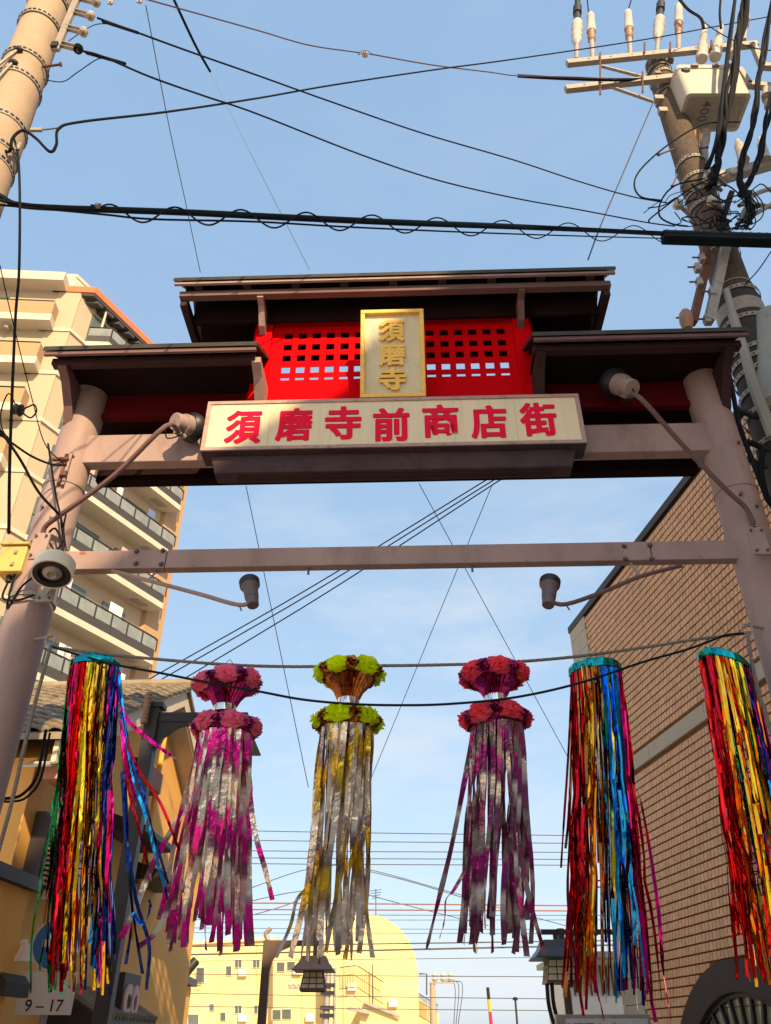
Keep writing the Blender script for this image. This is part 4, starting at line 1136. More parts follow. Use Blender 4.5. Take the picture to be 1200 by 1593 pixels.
# ================================================================== UTILITY POLES
def perforated(axis_p, axis_q, r, par, mat=GALV, h=.028, n=28):
    m = MB(); m.band(axis_p, axis_q, r + .004, .008, n, h); o = m.build('clamp_band', mat, par, smooth=False)
    p, q = Vector(axis_p), Vector(axis_q); d = (q - p).normalized(); c = (p + q) / 2
    a = d.cross(Vector((0, 0, 1)))
    if a.length < 1e-3: a = Vector((1, 0, 0))
    a.normalize(); b_ = d.cross(a)
    m = MB()
    for i in range(n):
        t = 2 * math.pi * (i + .5) / n
        o_ = a * math.cos(t) + b_ * math.sin(t); tt = -a * math.sin(t) + b_ * math.cos(t)
        m.box(c + o_ * (r + .0125), .026, .006, .018, tt, o_, d)
    s = m.build('slot', BLACKIRON, o); s['kind'] = 'stuff'
    return o

# ---- left pole
YL = 3.3
LT, LB_ = P(84, -10, YL), P(5, 200, YL)
ld_ = (LT - LB_).normalized()
LB0 = LB_ + ld_ * (-(LB_.z) / ld_.z)
LTT = LT + ld_ * 3.5
lp = empty('utility_pole', LB0, 'pale concrete utility pole at the upper left corner', 'utility pole', 'utility poles')
PR = .168
m = MB(); m.lathe(LB0, LTT, [(0, PR + .03), (1, PR - .02)], 36); m.build('pole', CONCRETE, lp, smooth=True)
def on_lp(py):
    """axis point of the left pole at picture height"""
    best = min((abs(screen(LB_ + ld_ * (t * .01))[1] - py), t) for t in range(-500, 500))
    return LB_ + ld_ * (best[1] * .01)
for py in (12, 48, 108, 140, 205, 245, 265):
    c = on_lp(py); perforated(c - ld_ * .02, c + ld_ * .02, PR - .002, lp)
for (px, py, dx) in ((50, 8, -.03), (33, 42, -.03)):
    c = P(px, py, YL); m = MB(); m.tube([c + Vector((.05, 0, 0)), c + Vector((-.03, -.02, .03)), c + Vector((-.035, -.02, .08))], .012, 6); m.build('step_bolt', RUST, lp)
c = P(66, 104, YL - .05); m = MB(); m.lathe(c, c + Vector((.16, -.02, .0)), [(0, .011), (.93, .011), (.94, .02), (1, .02)], 8); m.build('step_bolt', RUST, lp)
# insulator rack
r0, r1 = P(117, 6, YL - .12), P(88, 76, YL - .12)
rd = (r1 - r0)
m = MB(); m.bar(r0 - rd * .6, r1 + rd * .03, .055, .03, Vector((0, 1, 0))); m.build('rack_plate', GALV, lp)
for i, (px, py) in enumerate(((150, 4), (141, 25), (130, 50), (122, 76))):
    c = P(px, py, YL - .14); back = P(px - 29, py - 8, YL - .12)
    for s_ in (-1, 1):
        m = MB(); m.bar(back + Vector((0, 0, .028 * s_)), c + Vector((.01, 0, .028 * s_)), .03, .006, UP); m.build('insulator_bracket', GALV_O, lp)
    m = MB(); m.lathe(c - UP * .026, c + UP * .026, [(0, .03), (.12, .036), (.35, .034), (.5, .02), (.65, .034), (.88, .036), (1, .03)], 18); m.build('spool_insulator', CER if i < 3 else CABLE, lp, smooth=True)
    m = MB(); m.cyl(c - UP * .045, c + UP * .045, .008, n=6); m.build('bolt', BOLT, lp)
m = MB(); m.box(P(86, 72, YL - .13), .05, .05, .07); m.build('rack_end', BLACKRUB, lp)
for (px, py) in ((175, 5), (219, 4)):
    hz_ = P(px, py, YL - .2)
# two hanging plates at the top edge
for i, (px, py) in enumerate(((174, 6), (219, 4))):
    c = P(px, py - 6, YL + .2)
    hp = empty('wire_plate', c, ('left' if i == 0 else 'right') + ' of two small steel plates hanging on wires at the top edge', 'bracket', 'steel plates on the wires')
    m = MB(); m.box(c, .05, .012, .16); m.build('plate', GALV_O, hp)
    m = MB(); m.cyl(c + Vector((0, -.02, -.06)), c + Vector((0, .02, -.06)), .009, n=8); m.build('pin', CER, hp)
# guy ties on the pole (bright straps with dark ends)
for (a_, c_) in (((0, 99), (28, 77)), ((0, 118), (20, 97))):
    m = MB(); m.tube([P(a_[0] - 60, a_[1] + 70, YL - .2), P(*a_, YL - .19), P(*c_, YL - .18)], .012, 6); m.build('tie_strap', GALV, lp)
    m = MB(); c = P(*c_, YL - .18); m.lathe(c + Vector((-.03, 0, .0)), c + Vector((.04, 0, 0)), [(0, .01), (.3, .026), (.7, .026), (1, .01)], 10); m.build('strap_buckle', BLACKRUB, lp)
for px, py, L_ in ((57, 202, 1), (30, 228, 0)):
    c = P(px, py, YL - .1)
    m = MB(); m.box(c, .085 if L_ else .03, .02, .03 if L_ else .085); m.build('strain_clamp', GALV, lp)

# ---- right pole
YR = 7.6
RT, RB = P(1021, 100, YR), P(1203, 640, YR)
rd_ = (RT - RB).normalized()
R0 = RB + rd_ * (-RB.z / rd_.z)
rp_ = empty('utility_pole', R0, 'brown utility pole with crossarms, conduits and dark wrapping at upper right', 'utility pole', 'utility poles')
LR = (RT - R0).length
def RP(py):
    best = min((abs(screen(R0 + rd_ * (LR * t / 1500))[1] - py), t) for t in range(200, 1600))
    return R0 + rd_ * (LR * best[1] / 1500)
m = MB(); m.lathe(R0, RT, [(0, .30), (.55, .27), (1, .20)], 36); m.build('pole', CONCRETE_D, rp_, smooth=True)
w0_, w1_ = RP(700), RP(462)
m = MB(); m.lathe(R0, w1_, [(0, .40), (.95, .315), (.98, .31), (1, .27)], 36); m.build('wrap', WRAP, rp_, smooth=True)
m = MB(); m.lathe(RP(505), RP(486), [(0, .322), (1, .318)], 32); m.build('light_collar', GALV, rp_, smooth=True)
for py, r in ((115, .215), (125, .215), (152, .22), (262, .24), (288, .245), (312, .25), (330, .25), (470, .31), (515, .325), (560, .33), (575, .335), (592, .34), (620, .35), (650, .36), (700, .37)):
    c = RP(py); perforated(c - rd_ * .02, c + rd_ * .02, r, rp_, GALV if py < 600 else GALV_O, .035)
for py in (390, 402, 455):
    c = RP(py); m = MB(); m.band(c - rd_ * .02, c + rd_ * .02, .265, .008, 24, .012); m.build('wire_tie', GALV, rp_)
# crossarms
def xarm(a, c, h, d, name='crossarm'):
    m = MB(); m.bar(a, c, d, h); o = m.build(name, GALV, rp_, bevel=.006)
    for k in range(1, 9):
        q = a.lerp(c, k / 9) - Vector((0, d / 2 + .001, 0))
        mm = MB(); mm.cyl(q + Vector((0, .004, 0)), q - Vector((0, .004, 0)), .016, n=8); mm.build('bolt_hole', BLACKIRON, o)
    return o
ya = YR - .30
xarm(P(882, 99, ya), P(1178, 69, ya), .13, .10)
xarm(P(880, 139, ya), P(1130, 112, ya), .13, .10)
m = MB(); m.bar(P(1172, 70, ya), P(1186, 104, ya), .1, .09); m.bar(P(1182, 103, ya), P(1260, 108, ya), .1, .12); m.build('crossarm_return', GALV, rp_)
m = MB(); m.bar(P(1150, 108, ya), P(1166, 132, ya), .1, .09); m.bar(P(1163, 132, ya), P(1260, 140, ya), .1, .12); m.build('crossarm_return', GALV, rp_)
for a_, c_ in (((936, 103), (1036, 129)), ((930, 128), (1016, 158))):
    m = MB(); m.bar(P(*a_, ya - .02), P(*c_, YR - .22), .05, .03); m.build('brace', GALV, rp_)
for px, py0, py1 in ((934, 82, 147), (1003, 66, 82), (1043, 66, 82), (1107, 63, 80), (1000, 112, 144)):
    m = MB(); m.cyl(P(px, py0, ya - .08), P(px, py1, ya - .08), .017, n=6); m.build('long_bolt', RUST, rp_)
for py in (112, 132, 150):
    c = RP(py); m = MB(); m.box(c + Vector((-.16, -.2, 0)), .10, .08, .08); m.build('clamp', BOLT, rp_); m = MB(); m.box(c + Vector((.16, -.2, 0)), .10, .08, .08); m.build('clamp', BOLT, rp_)
# step bolts
for a_, c_ in (((1048, 232), (1024, 241)), ((1082, 232), (1102, 229)), ((1052, 276), (1046, 290))):
    p_, q_ = P(*a_, YR - .1), P(*c_, YR - .2)
    m = MB(); m.lathe(p_, q_, [(0, .014), (.9, .014), (.91, .026), (1, .026)], 8); m.build('step_bolt', RUST, rp_)
# pin insulators on the upper arm
def pin_ins(base, top, white, r=.082, boot=False):
    a, c = P(*base, ya), P(*top, ya)
    o = MB(); o.cyl(a, a.lerp(c, .42), .04, .05, 10); pin = o.build('insulator_pin', GALV_O, rp_)
    m = MB()
    if boot:
        m.lathe(a.lerp(c, .20), a.lerp(c, .52), [(0, .05), (.08, r * .8), (.2, r * 1.25), (.3, r * .95), (.42, r * 1.35), (.55, r * 1.0), (.68, r * 1.4), (.8, r * 1.1), (.9, r * 1.35), (1, r * 1.2)], 20)
        m.build('insulator', CER, rp_, smooth=True)
        m = MB(); m.lathe(a.lerp(c, .46), c, [(0, r * 1.1), (.22, r * .95), (.36, r * .72), (.37, r * 1.05), (.55, r * 1.05), (.56, r * .7), (1, r * .7)], 16); m.build('cable_boot', BLACKRUB, rp_, smooth=True)
    else:
        m.lathe(a.lerp(c, .38), a.lerp(c, .62), [(0, .05), (.1, r * .9), (.3, r * .7), (.4, r * .95), (.7, r * .7), (.8, r * .95), (1, r * .9)], 18); m.build('insulator_collar', CER_B, rp_, smooth=True)
        m = MB(); m.lathe(a.lerp(c, .58), c, [(0, r * 1.05), (.06, r * 1.12), (.2, r * 1.05), (.75, r * .92), (.9, r * .95), (1, r * .7)], 20); m.build('insulator', CER, rp_, smooth=True)
pin_ins((897, 92), (899, -12), 1, .082, True)
pin_ins((922, 92), (919, 22), 1)
pin_ins((981, 88), (977, 18), 1)
pin_ins((1022, 84), (1030, -16), 1, .082, True)
pin_ins((1056, 80), (1056, 8), 1)
pin_ins((1158, 62), (1160, 12), 1)
pin_ins((1193, 168), (1193, 138), 1)
# lower crossarm with bushings
m = MB(); m.bar(P(1118, 278, YR + .1), P(1230, 246, YR + .1), .16, .17); m.build('crossarm', GALV, rp_, bevel=.006)
for a_, c_ in (((1157, 250), (1147, 218)), ((1192, 250), (1182, 215))):
    m = MB(); m.lathe(P(*a_, YR), P(*c_, YR), [(0, .10), (.1, .085), (.75, .075), (.8, .05), (1, .035)], 16); m.build('cutout_fuse', CER, rp_, smooth=True)
for px, py in ((1101, 276), (1108, 312), (1156, 300), (1055, 318), (1108, 268), (1140, 270)):
    c = P(px, py, YR - .36)
    m = MB(); m.lathe(c + Vector((0, -.06, 0)), c + Vector((0, .06, 0)), [(0, .06), (.15, .075), (.4, .07), (.5, .045), (.6, .07), (.85, .075), (1, .06)], 16); o = m.build('spool_insulator', CER if px != 1156 else LAMPDARK, rp_, smooth=True)
    m = MB(); m.bar(c, c + Vector((.28, .2, -.05)), .05, .04); m.build('insulator_bracket', GALV_O, rp_)
m = MB(); m.bar(P(1100, 410, YR - .32), P(1078, 502, YR - .42), .10, .10); m.build('strut', RUST, rp_)
m = MB(); m.bar(P(1132, 372, YR - .34), P(1103, 500, YR - .44), .12, .12); m.build('strut', GALV_O, rp_)
m = MB(); m.bar(P(1138, 300, YR - .34), P(1120, 356, YR - .36), .08, .08); m.build('strut', MAUVE_D, rp_)
m = MB(); m.bar(P(1096, 384, YR - .30), P(1100, 414, YR - .3), .12, .10); m.build('strut', RUST, rp_)
for px, py in ((1092, 402), (1088, 440), (1108, 455), (1068, 496), (1100, 498), (1085, 417)):
    c = P(px, py, YR - .45); m = MB(); m.box(c, .07, .09, .13); m.build('clamp', GALV_O, rp_)
    m = MB(); m.cyl(c + Vector((-.13, 0, .02)), c + Vector((.08, 0, .02)), .014, n=6); m.build('long_bolt', BOLT, rp_)
m = MB(); m.lathe(P(1070, 512, YR - .52), P(1066, 484, YR - .52), [(0, .06), (.4, .09), (.8, .085), (1, .05)], 12); m.build('insulator', CER_B, rp_, smooth=True)
for pts in ([(1130, 452), (1150, 520), (1170, 600), (1200, 680)], [(1140, 490), (1158, 545), (1178, 610), (1215, 700)]):
    m = MB(); m.tube(catmull([P(x, y, YR - .42) for x, y in pts], 5), .045 if pts[0][0] < 1135 else .06, 10); m.build('conduit', CONDUIT, rp_, smooth=True)
m = MB(); m.tube(catmull([P(x, y, YR - .45) for x, y in ((1122, 540), (1138, 600), (1150, 660), (1172, 720), (1192, 770), (1210, 800))], 5), .03, 8); m.build('riser_cable', CABLE_T, rp_)
m = MB(); m.tube(catmull([P(x, y, YR - .48) for x, y in ((1168, 688), (1186, 700), (1184, 730), (1192, 770), (1205, 790))], 5), .035, 8); m.build('riser_cable', CABLE, rp_)
for (px, py) in ((1172, 690), (1168, 716), (1156, 640)):
    c = P(px, py, YR - .45); m = MB(); m.bar(c + Vector((-.06, 0, .03)), c + Vector((.22, .1, -.02)), .05, .05); m.build('cable_bracket', BLACKRUB, rp_)
# grey cylinder at the frame edge
gc = empty('grey_cylinder', P(1200, 560, YR), 'smooth grey cylinder strapped to the right utility pole at the frame edge', 'canister')
m = MB(); m.lathe(P(1212, 640, YR - .25), P(1200, 492, YR - .25), [(0, .16), (.04, .24), (.96, .24), (1, .2)], 28); m.build('canister', CONDUIT, gc, smooth=True)
m = MB(); m.bar(P(1192, 497, YR - .4), P(1240, 494, YR - .4), .1, .12); m.build('canister_bracket', GALV, gc)

# transformer
tr = empty('transformer', P(1120, 175, YR - .3), 'grey pole transformer box marked 400 beside the right utility pole', 'transformer')
yt0, yt1 = YR - .55, YR + .13
tl, trr = P(1070, 148, yt0), P(1169, 142, yt0)
zb3 = (tl.z + trr.z) / 2; zt3 = P(1110, 96, yt0).z
x0, x1 = tl.x, trr.x
def rrect(x0, x1, y0, y1, r, z, n=5):
    out = []
    for cx_, cy_, a0 in ((x1 - r, y1 - r, 0), (x0 + r, y1 - r, 90), (x0 + r, y0 + r, 180), (x1 - r, y0 + r, 270)):
        for i in range(n + 1):
            t = rad(a0 + 90 * i / n); out.append(Vector((cx_ + r * math.cos(t), cy_ + r * math.sin(t), z)))
    return out
m = MB(); m.rings([rrect(x0, x1, yt0, yt1, .08, zb3), rrect(x0, x1, yt0, yt1, .08, zt3 - .25), rrect(x0 - .015, x1 + .015, yt0 - .015, yt1 + .015, .09, zt3 - .24), rrect(x0 - .015, x1 + .015, yt0 - .015, yt1 + .015, .09, zt3 - .16), rrect(x0, x1, yt0, yt1, .08, zt3 - .15), rrect(x0 + .05, x1 - .05, yt0 + .05, yt1 - .05, .06, zt3)])
m.build('tank', GREYPAINT, tr, smooth=True)
m = MB(); m.rings([rrect(x0 + .06, x1 - .06, yt0 + .06, yt1 - .06, .06, zb3 - .006), rrect(x0 + .06, x1 - .06, yt0 + .06, yt1 - .06, .06, zb3 - .001)]); m.build('base_plate', GALV_O, tr)
for i, ch in enumerate('400'):
    glyph(ch, Vector((x0 + .40, yt0 + .18 + .13 * i, zb3 - .0065)), Vector((0, 1, 0)), Vector((1, 0, 0)), .11, .16, .003, GREYDARK, tr, 'numeral', .01)
for px, top, xx in ((1092, (1096, 40), 0), (1113, (1122, 40), 1), (1142, (1150, 42), 2)):
    a_ = P(px, 92 - 3 * xx, yt0 + .2); c_ = P(*top, yt0 + .2)
    m = MB(); m.lathe(a_, c_, [(0, .10), (.08, .115), (.14, .085), (.2, .11), (.26, .085), (.32, .105), (.38, .085), (.44, .095), (.5, .072), (.95, .06), (1, .04)], 18); m.build('bushing', CER, tr, smooth=True)
m = MB(); m.lathe(Vector((x0 + .14, yt0 - .03, zt3 - .30)), Vector((x0 + .14, yt0 + .05, zt3 - .30)), [(0, .05), (.3, .08), (1, .08)], 14); m.build('drain_plug', BLACKRUB, tr, smooth=True)
for k in (.28, .62, .86):
    q = Vector((x0 + (x1 - x0) * k, yt0 - .03, zt3 - .2)); m = MB(); m.box(q, .12, .05, .06); m.build('lid_clamp', BOLT, tr)
m = MB(); m.bar(Vector((x0 - .3, YR - .1, zb3 + .25)), Vector((x0 + .02, YR - .1, zb3 + .25)), .1, .12); m.build('hanger', GALV, tr); m = MB(); m.bar(Vector((x0 - .3, YR - .1, zt3 - .4)), Vector((x0 + .02, YR - .1, zt3 - .4)), .1, .12); m.build('hanger', GALV, tr)
for px in (1098, 1082):
    m = MB(); m.lathe(P(px, 206, YR), P(px - 5, 258, YR), [(0, .09), (.3, .085), (.5, .06), (.7, .085), (.9, .08), (1, .03)], 14); m.build('low_bushing', GALV_O if px > 1090 else CER_B, tr, smooth=True)

# cable closure
cc = empty('cable_closure', P(1120, 370, 7.0), 'long black perforated cable closure box in front of the right utility pole', 'cable closure')
a_, c_ = P(1030, 369, 7.0), P(1290, 377, 7.0)
m = MB(); m.bar(a_, c_, .16, .15); cl_ = m.build('case', CABLE_T, cc, bevel=.02)
for k in range(20):
    q = a_.lerp(c_, (k + .5) / 20) + Vector((0, -.081, .045)); m = MB(); m.cyl(q, q + Vector((0, -.004, 0)), .022, n=10); m.build('vent_hole', BLACKIRON, cl_)
m = MB(); m.bar(a_ + Vector((0, -.082, -.005)), c_ + Vector((0, -.082, -.005)), .006, .012); m.build('seam', CABLE, cl_)

# ================================================================== CABLES
def cable(label, pts, r, mat=CABLE, n=6, k=7, group=None, cat='cable', name='overhead_cable', extra=None):
    q = catmull([P(*p) for p in pts], k)
    m = MB(); m.tube(q, r, n)
    if extra: extra(m, q)
    o = m.build(name, mat, None, smooth=True)
    tag(o, label, cat, group); return o

cable('rusty brown wire from the top left, carrying the round white insulator', [(225, -2, 3.5), (400, 47, 4.2), (480, 70, 4.6), (560, 82, 5.0)], .008, WIRE_BR)
cable('rusty brown wire from the round white insulator to the right pole crossarm', [(576, 84, 5.0), (672, 101, 5.6), (760, 112, 6.2), (808, 118, 6.6), (900, 120, 7.0), (1000, 126, 7.3)], .009, WIRE_BR)
gi = empty('guy_insulator', P(568, 85, 5.0), 'round white guy insulator on the brown wire in the open sky', 'insulator')
c = P(568, 85, 5.0)
m = MB(); m.lathe(c + Vector((-.035, 0, .005)), c + Vector((.035, 0, -.005)), [(0, .02), (.12, .033), (.3, .038), (.42, .036), (.46, .03), (.54, .03), (.58, .036), (.7, .038), (.88, .033), (1, .02)], 20); m.build('insulator', CER, gi, smooth=True)
for s_ in (-1, 1):
    m = MB(); m.tube(catmull([c + Vector((s_ * .09, 0, .01)), c + Vector((s_ * .03, -.03, .036)), c + Vector((-s_ * .02, -.036, .0)), c + Vector((s_ * .03, -.03, -.03)), c + Vector((s_ * .09, 0, -.01))], 4), .004, 5); m.build('wire_loop', WIRE_BR, gi)
cable('upper of two black wires from the left pole rack to the right pole', [(152, 28, 3.2), (215, 51, 3.5), (300, 82, 3.9), (400, 117, 4.4), (520, 160, 5.0), (660, 208, 5.7), (800, 249, 6.4), (900, 282, 6.9), (980, 305, 7.2), (1040, 316, 7.25)], .0095, CABLE)
cable('lower of two black wires from the left pole rack to the right pole', [(122, 78, 3.15), (160, 88, 3.3), (235, 120, 3.7), (320, 150, 4.1), (400, 177, 4.5), (560, 240, 5.3), (680, 280, 5.9), (800, 308, 6.5), (900, 326, 6.9), (1000, 345, 7.2), (1050, 352, 7.25)], .0095, CABLE)
cable('short thick splice on the upper black wire near the left pole', [(160, 33, 3.22), (215, 51, 3.5)], .014, CABLE, name='cable_splice')
cable('short thick splice on the lower black wire near the left pole', [(135, 82, 3.2), (195, 99, 3.5)], .014, CABLE, name='cable_splice')
cable('thin slack wire drooping from the left pole to the lower black wire', [(68, 124, 3.3), (98, 127, 3.3), (120, 113, 3.3), (150, 93, 3.3), (166, 90, 3.35)], .0045, CABLE)
cable('thin slack wire linking the insulators on the left pole rack', [(107, 64, 3.2), (130, 48, 3.2), (150, 38, 3.2), (172, 37, 3.3)], .004, CABLE)
cable('black service cable rising from the left pole across the sky to the upper right', [(-8, 226, 3.25), (14, 236, 3.2), (20, 215, 3.15), (36, 203, 3.15), (56, 215, 3.15), (78, 236, 3.15), (88, 225, 3.2), (92, 200, 3.25), (130, 189, 3.4), (260, 174, 3.9), (400, 153, 4.5), (520, 132, 5.0), (680, 108, 5.6), (800, 92, 6.1), (1000, 62, 6.8), (1120, 40, 7.2), (1240, 18, 7.6)], .011, CABLE)
cable('thin steel tie wire holding the black service cable at the left pole', [(36, 203, 3.2), (66, 202, 3.25), (92, 199, 3.3)], .006, WIRE)
cable('black cable dropping straight down from the left pole', [(22, 215, 3.2), (28, 240, 3.2), (31, 300, 3.25), (30, 420, 3.3), (24, 500, 3.35), (16, 700, 3.4), (14, 830, 3.45)], .0085, CABLE)
cable('stubby thick black cable end hanging from the top edge', [(262, -20, 4.0), (278, 15, 4.4), (305, 72, 4.9), (327, 111, 5.3)], .018, CABLE)
cable('thin guy wire continuing from the thick black cable end to the gate roof', [(327, 111, 5.3), (400, 258, 6.0), (482, 420, 6.9)], .004, WIRE)
cable('thin guy wire from the right steel plate to the left end of the gate roof', [(227, 8, 3.6), (262, 190, 4.8), (290, 320, 5.9), (312, 424, 6.8)], .005, WIRE)
# the heavy bundle with its lashing wire
cable('thick dark bundle cable sagging from the left pole to the black closure', [(-30, 285, 3.2), (2, 306, 3.25), (30, 319, 3.35), (100, 324, 3.4), (160, 326, 3.45), (300, 331, 3.6), (460, 339, 3.85), (640, 347, 4.3), (800, 353, 5.2), (920, 358, 6.1), (1035, 364, 7.0)], [.019 + .010 * min(1, i / 70) for i in range(71)], CABLE_T, 8)
cable('second dark cable lashed just above the thick bundle', [(-30, 300, 3.2), (5, 312, 3.25), (60, 320, 3.36), (150, 327, 3.44), (300, 329, 3.59), (460, 336, 3.84), (640, 344, 4.29), (800, 350, 5.19), (1035, 361, 6.98)], .012, CABLE)
cable('slim black cable running just below the thick bundle', [(-10, 318, 3.25), (70, 325, 3.38), (165, 334, 3.45), (240, 341, 3.55), (400, 345, 3.75), (560, 354, 4.1), (800, 364, 5.2), (1035, 371, 7.0)], .008, CABLE)
hel = []
for i in range(0, 97):
    t = i / 96.0
    x = 158 + t * (870)
    yb = 329 + (x - 158) * .0405
    hel.append((x, yb + 1.5 + 13 * math.cos(2 * math.pi * (x - 222) / 102.0), (3.44 + .45 * t * 2 * .5 + 3.1 * max(0.0, t - .25) ** 1.6 * 1.55) - .06 * math.sin(2 * math.pi * (x - 222) / 102.0)))
cable('wavy black lashing wire wound round the thick bundle', hel, .007, CABLE, 5, 3)
nt_ = empty('cable_knot', P(150, 321, 3.42), 'small pale clamp on the thick bundle near the left pole', 'clamp')
c = P(152, 320, 3.40)
m = MB(); m.box(c, .03, .03, .02); m.build('clamp_body', GALV, nt_); m = MB(); m.tube([c + Vector((-.05, 0, .01)), c, c + Vector((.02, 0, .02))], .006, 5); m.build('clamp_bolt', CABLE, nt_)
# right hand wires
cable('thick black sleeved wire running left from the right pole crossarm', [(806, 118, 7.0), (880, 122, 7.1), (960, 124, 7.2), (1010, 123, 7.3)], .03, CABLE, 7)
cable('diagonal steel stay from the right pole down to the gate roof', [(1016, 160, 7.4), (965, 280, 7.2), (935, 350, 7.1), (915, 404, 7.0)], .012, WIRE)
cable('black loop of cable hanging left of the right utility pole', [(1152, 190, 7.0), (1130, 190, 7.0), (1090, 195, 7.0), (1040, 225, 7.0), (1000, 260, 7.0), (987, 285, 7.0), (997, 306, 7.05), (1030, 312, 7.2)], .013, CABLE)
cable('second loop of cable below the first at the right utility pole', [(1096, 278, 7.1), (1052, 288, 7.1), (1030, 310, 7.1), (1026, 335, 7.1), (1045, 348, 7.15), (1070, 352, 7.2)], .013, CABLE)
cable('third loop of cable nearest the closure at the right utility pole', [(1130, 268, 7.0), (1080, 290, 7.1), (1040, 318, 7.1), (1012, 340, 7.1), (1010, 345, 7.1)], .011, CABLE)
cable('small kinked wire ends beside the black closure', [(1050, 330, 7.1), (1060, 345, 7.1), (1052, 350, 7.1), (1075, 352, 7.1), (1110, 344, 7.1)], .008, CABLE)
def trunk(label, pts, r, wob, strands):
    q = catmull([P(*p) for p in pts], 8)
    m = MB()
    for s in range(strands):
        ph = RND.uniform(0, 6.28); pp = []
        for i, c in enumerate(q):
            a = ph + i * .35
            pp.append(c + Vector((math.cos(a), math.sin(a), .2 * math.sin(a * 1.7))) * wob * (1 + .5 * math.sin(i * .6 + s)))
        m.tube(pp, r, 6)
    o = m.build('cable_bundle', CABLE, None, smooth=True); tag(o, label, 'cable', 'black cable bundles at the right pole')
trunk('fat black cable bundle crossing in front of the transformer', [(1166, -20, 6.4), (1150, 60, 6.6), (1132, 160, 6.8), (1120, 230, 7.0), (1112, 268, 7.1), (1106, 290, 7.15)], .03, .05, 6)
trunk('straight black pair of cables left of the twisted bundle', [(1146, -20, 6.4), (1128, 120, 6.7), (1116, 215, 6.9), (1100, 262, 7.1)], .03, .012, 2)
trunk('loose twisted cable bundle right of the transformer', [(1202, -10, 6.6), (1186, 100, 6.8), (1172, 180, 6.9), (1158, 240, 7.0), (1153, 290, 7.1), (1168, 330, 7.2), (1165, 352, 7.2)], .022, .035, 6)
trunk('twisted cable bundle at the right edge below the loose one', [(1222, 60, 6.9), (1200, 160, 7.0), (1185, 230, 7.1), (1166, 280, 7.2), (1156, 300, 7.2)], .022, .035, 4)
cable('curved black cable from the top edge to the left transformer bushing', [(1052, -8, 7.0), (1070, 14, 7.0), (1090, 28, 7.05), (1095, 44, 7.1)], .028, CABLE)
cable('straight black cable from the top edge to the middle transformer bushing', [(1122, -10, 7.0), (1120, 20, 7.05), (1122, 44, 7.1)], .024, CABLE)
cable('thin black wire curling over the transformer to the right edge', [(1058, 2, 7.0), (1100, 38, 7.0), (1140, 62, 7.0), (1180, 76, 7.0), (1230, 80, 7.0)], .010, CABLE)
for i, (a_, c_, nm) in enumerate((((916, 22), (912, -20), 'leftmost short lead rising from a white pin insulator'), ((976, 20), (986, -12), 'short lead rising from the middle white pin insulator'))):
    cable(nm, [(*a_, 7.3), (*c_, 7.2)], .012, CABLE)
cable('thin wire pair crossing the sky at the right edge beside the brown pole', [(1202, 388, 7.0), (1180, 420, 7.1), (1158, 444, 7.2)], .008, CABLE)
for i, pts in enumerate(([(1150, 320), (1180, 300), (1215, 290)], [(1155, 345), (1180, 330), (1215, 310)], [(1146, 355), (1165, 320), (1200, 322)])):
    cable(('upper', 'middle', 'lower')[i] + ' of three stiff grey conduits bending to the right edge above the closure', [(x, y, 7.3) for x, y in pts], .035, CONDUIT, 8, name='bent_conduit', cat='conduit')
m = MB(); r2 = random.Random(5)
for k in range(16):
    x, y = r2.uniform(1060, 1150), r2.uniform(295, 350); pts = []
    for j in range(6):
        pts.append(P(x, y, 6.95 + r2.uniform(-.1, .25))); x += r2.uniform(-26, 26); y += r2.uniform(-18, 18); y = min(max(y, 268), 356)
    m.tube(catmull(pts, 5), r2.uniform(.006, .012), 5)
for k in range(7):
    pts = [P(1160 + r2.uniform(-6, 12), 296, 7.1), P(1168 + r2.uniform(-5, 20), 320, 7.05), P(1160 + r2.uniform(-10, 30), 345, 7.0), P(1140 + r2.uniform(-20, 30), 358, 7.0)]
    m.tube(catmull(pts, 5), .009, 5)
tag(m.build('wire_tangle', CABLE, None, smooth=True), 'messy tangle of thin black wires just above the black closure box', 'cable')
# wires on the left edge
cable('thin black wire slanting past the apartment tower to the left column', [(0, 412, 5.0), (20, 500, 5.4), (50, 620, 5.9), (70, 690, 6.3), (100, 722, 6.72)], .006, CABLE)
cable('black drop cable from the left edge to the left column bracket', [(-10, 668, 6.0), (20, 690, 6.2), (50, 710, 6.5), (80, 722, 6.65), (104, 724, 6.72)], .012, CABLE)
cable('second black drop cable crossing to the lamp arm on the left column', [(-10, 655, 5.8), (30, 712, 6.1), (60, 765, 6.4), (92, 800, 6.7)], .014, CABLE)
di = empty('drop_insulator', P(28, 640, 6.0), 'dark anchor clamp with a looped wire in front of the apartment tower', 'insulator')
c = P(28, 638, 6.0)
m = MB(); m.lathe(c + Vector((-.05, 0, .02)), c + Vector((.05, 0, -.01)), [(0, .02), (.2, .06), (.5, .05), (.8, .065), (1, .02)], 12); m.build('clamp_body', BLACKRUB, di, smooth=True)
lo = [(34, 638), (46, 632), (54, 630), (57, 640), (48, 650), (36, 643)]
m = MB(); m.tube(catmull([P(x, y, 6.0) for x, y in lo], 5), .009, 6); m.build('wire_loop', CABLE, di)
m = MB(); m.tube(catmull([P(x, y, 6.0) for x, y in ((28, 638), (14, 612), (2, 640), (4, 668), (20, 690))], 5), .007, 6); m.build('wire_tail', CABLE, di)
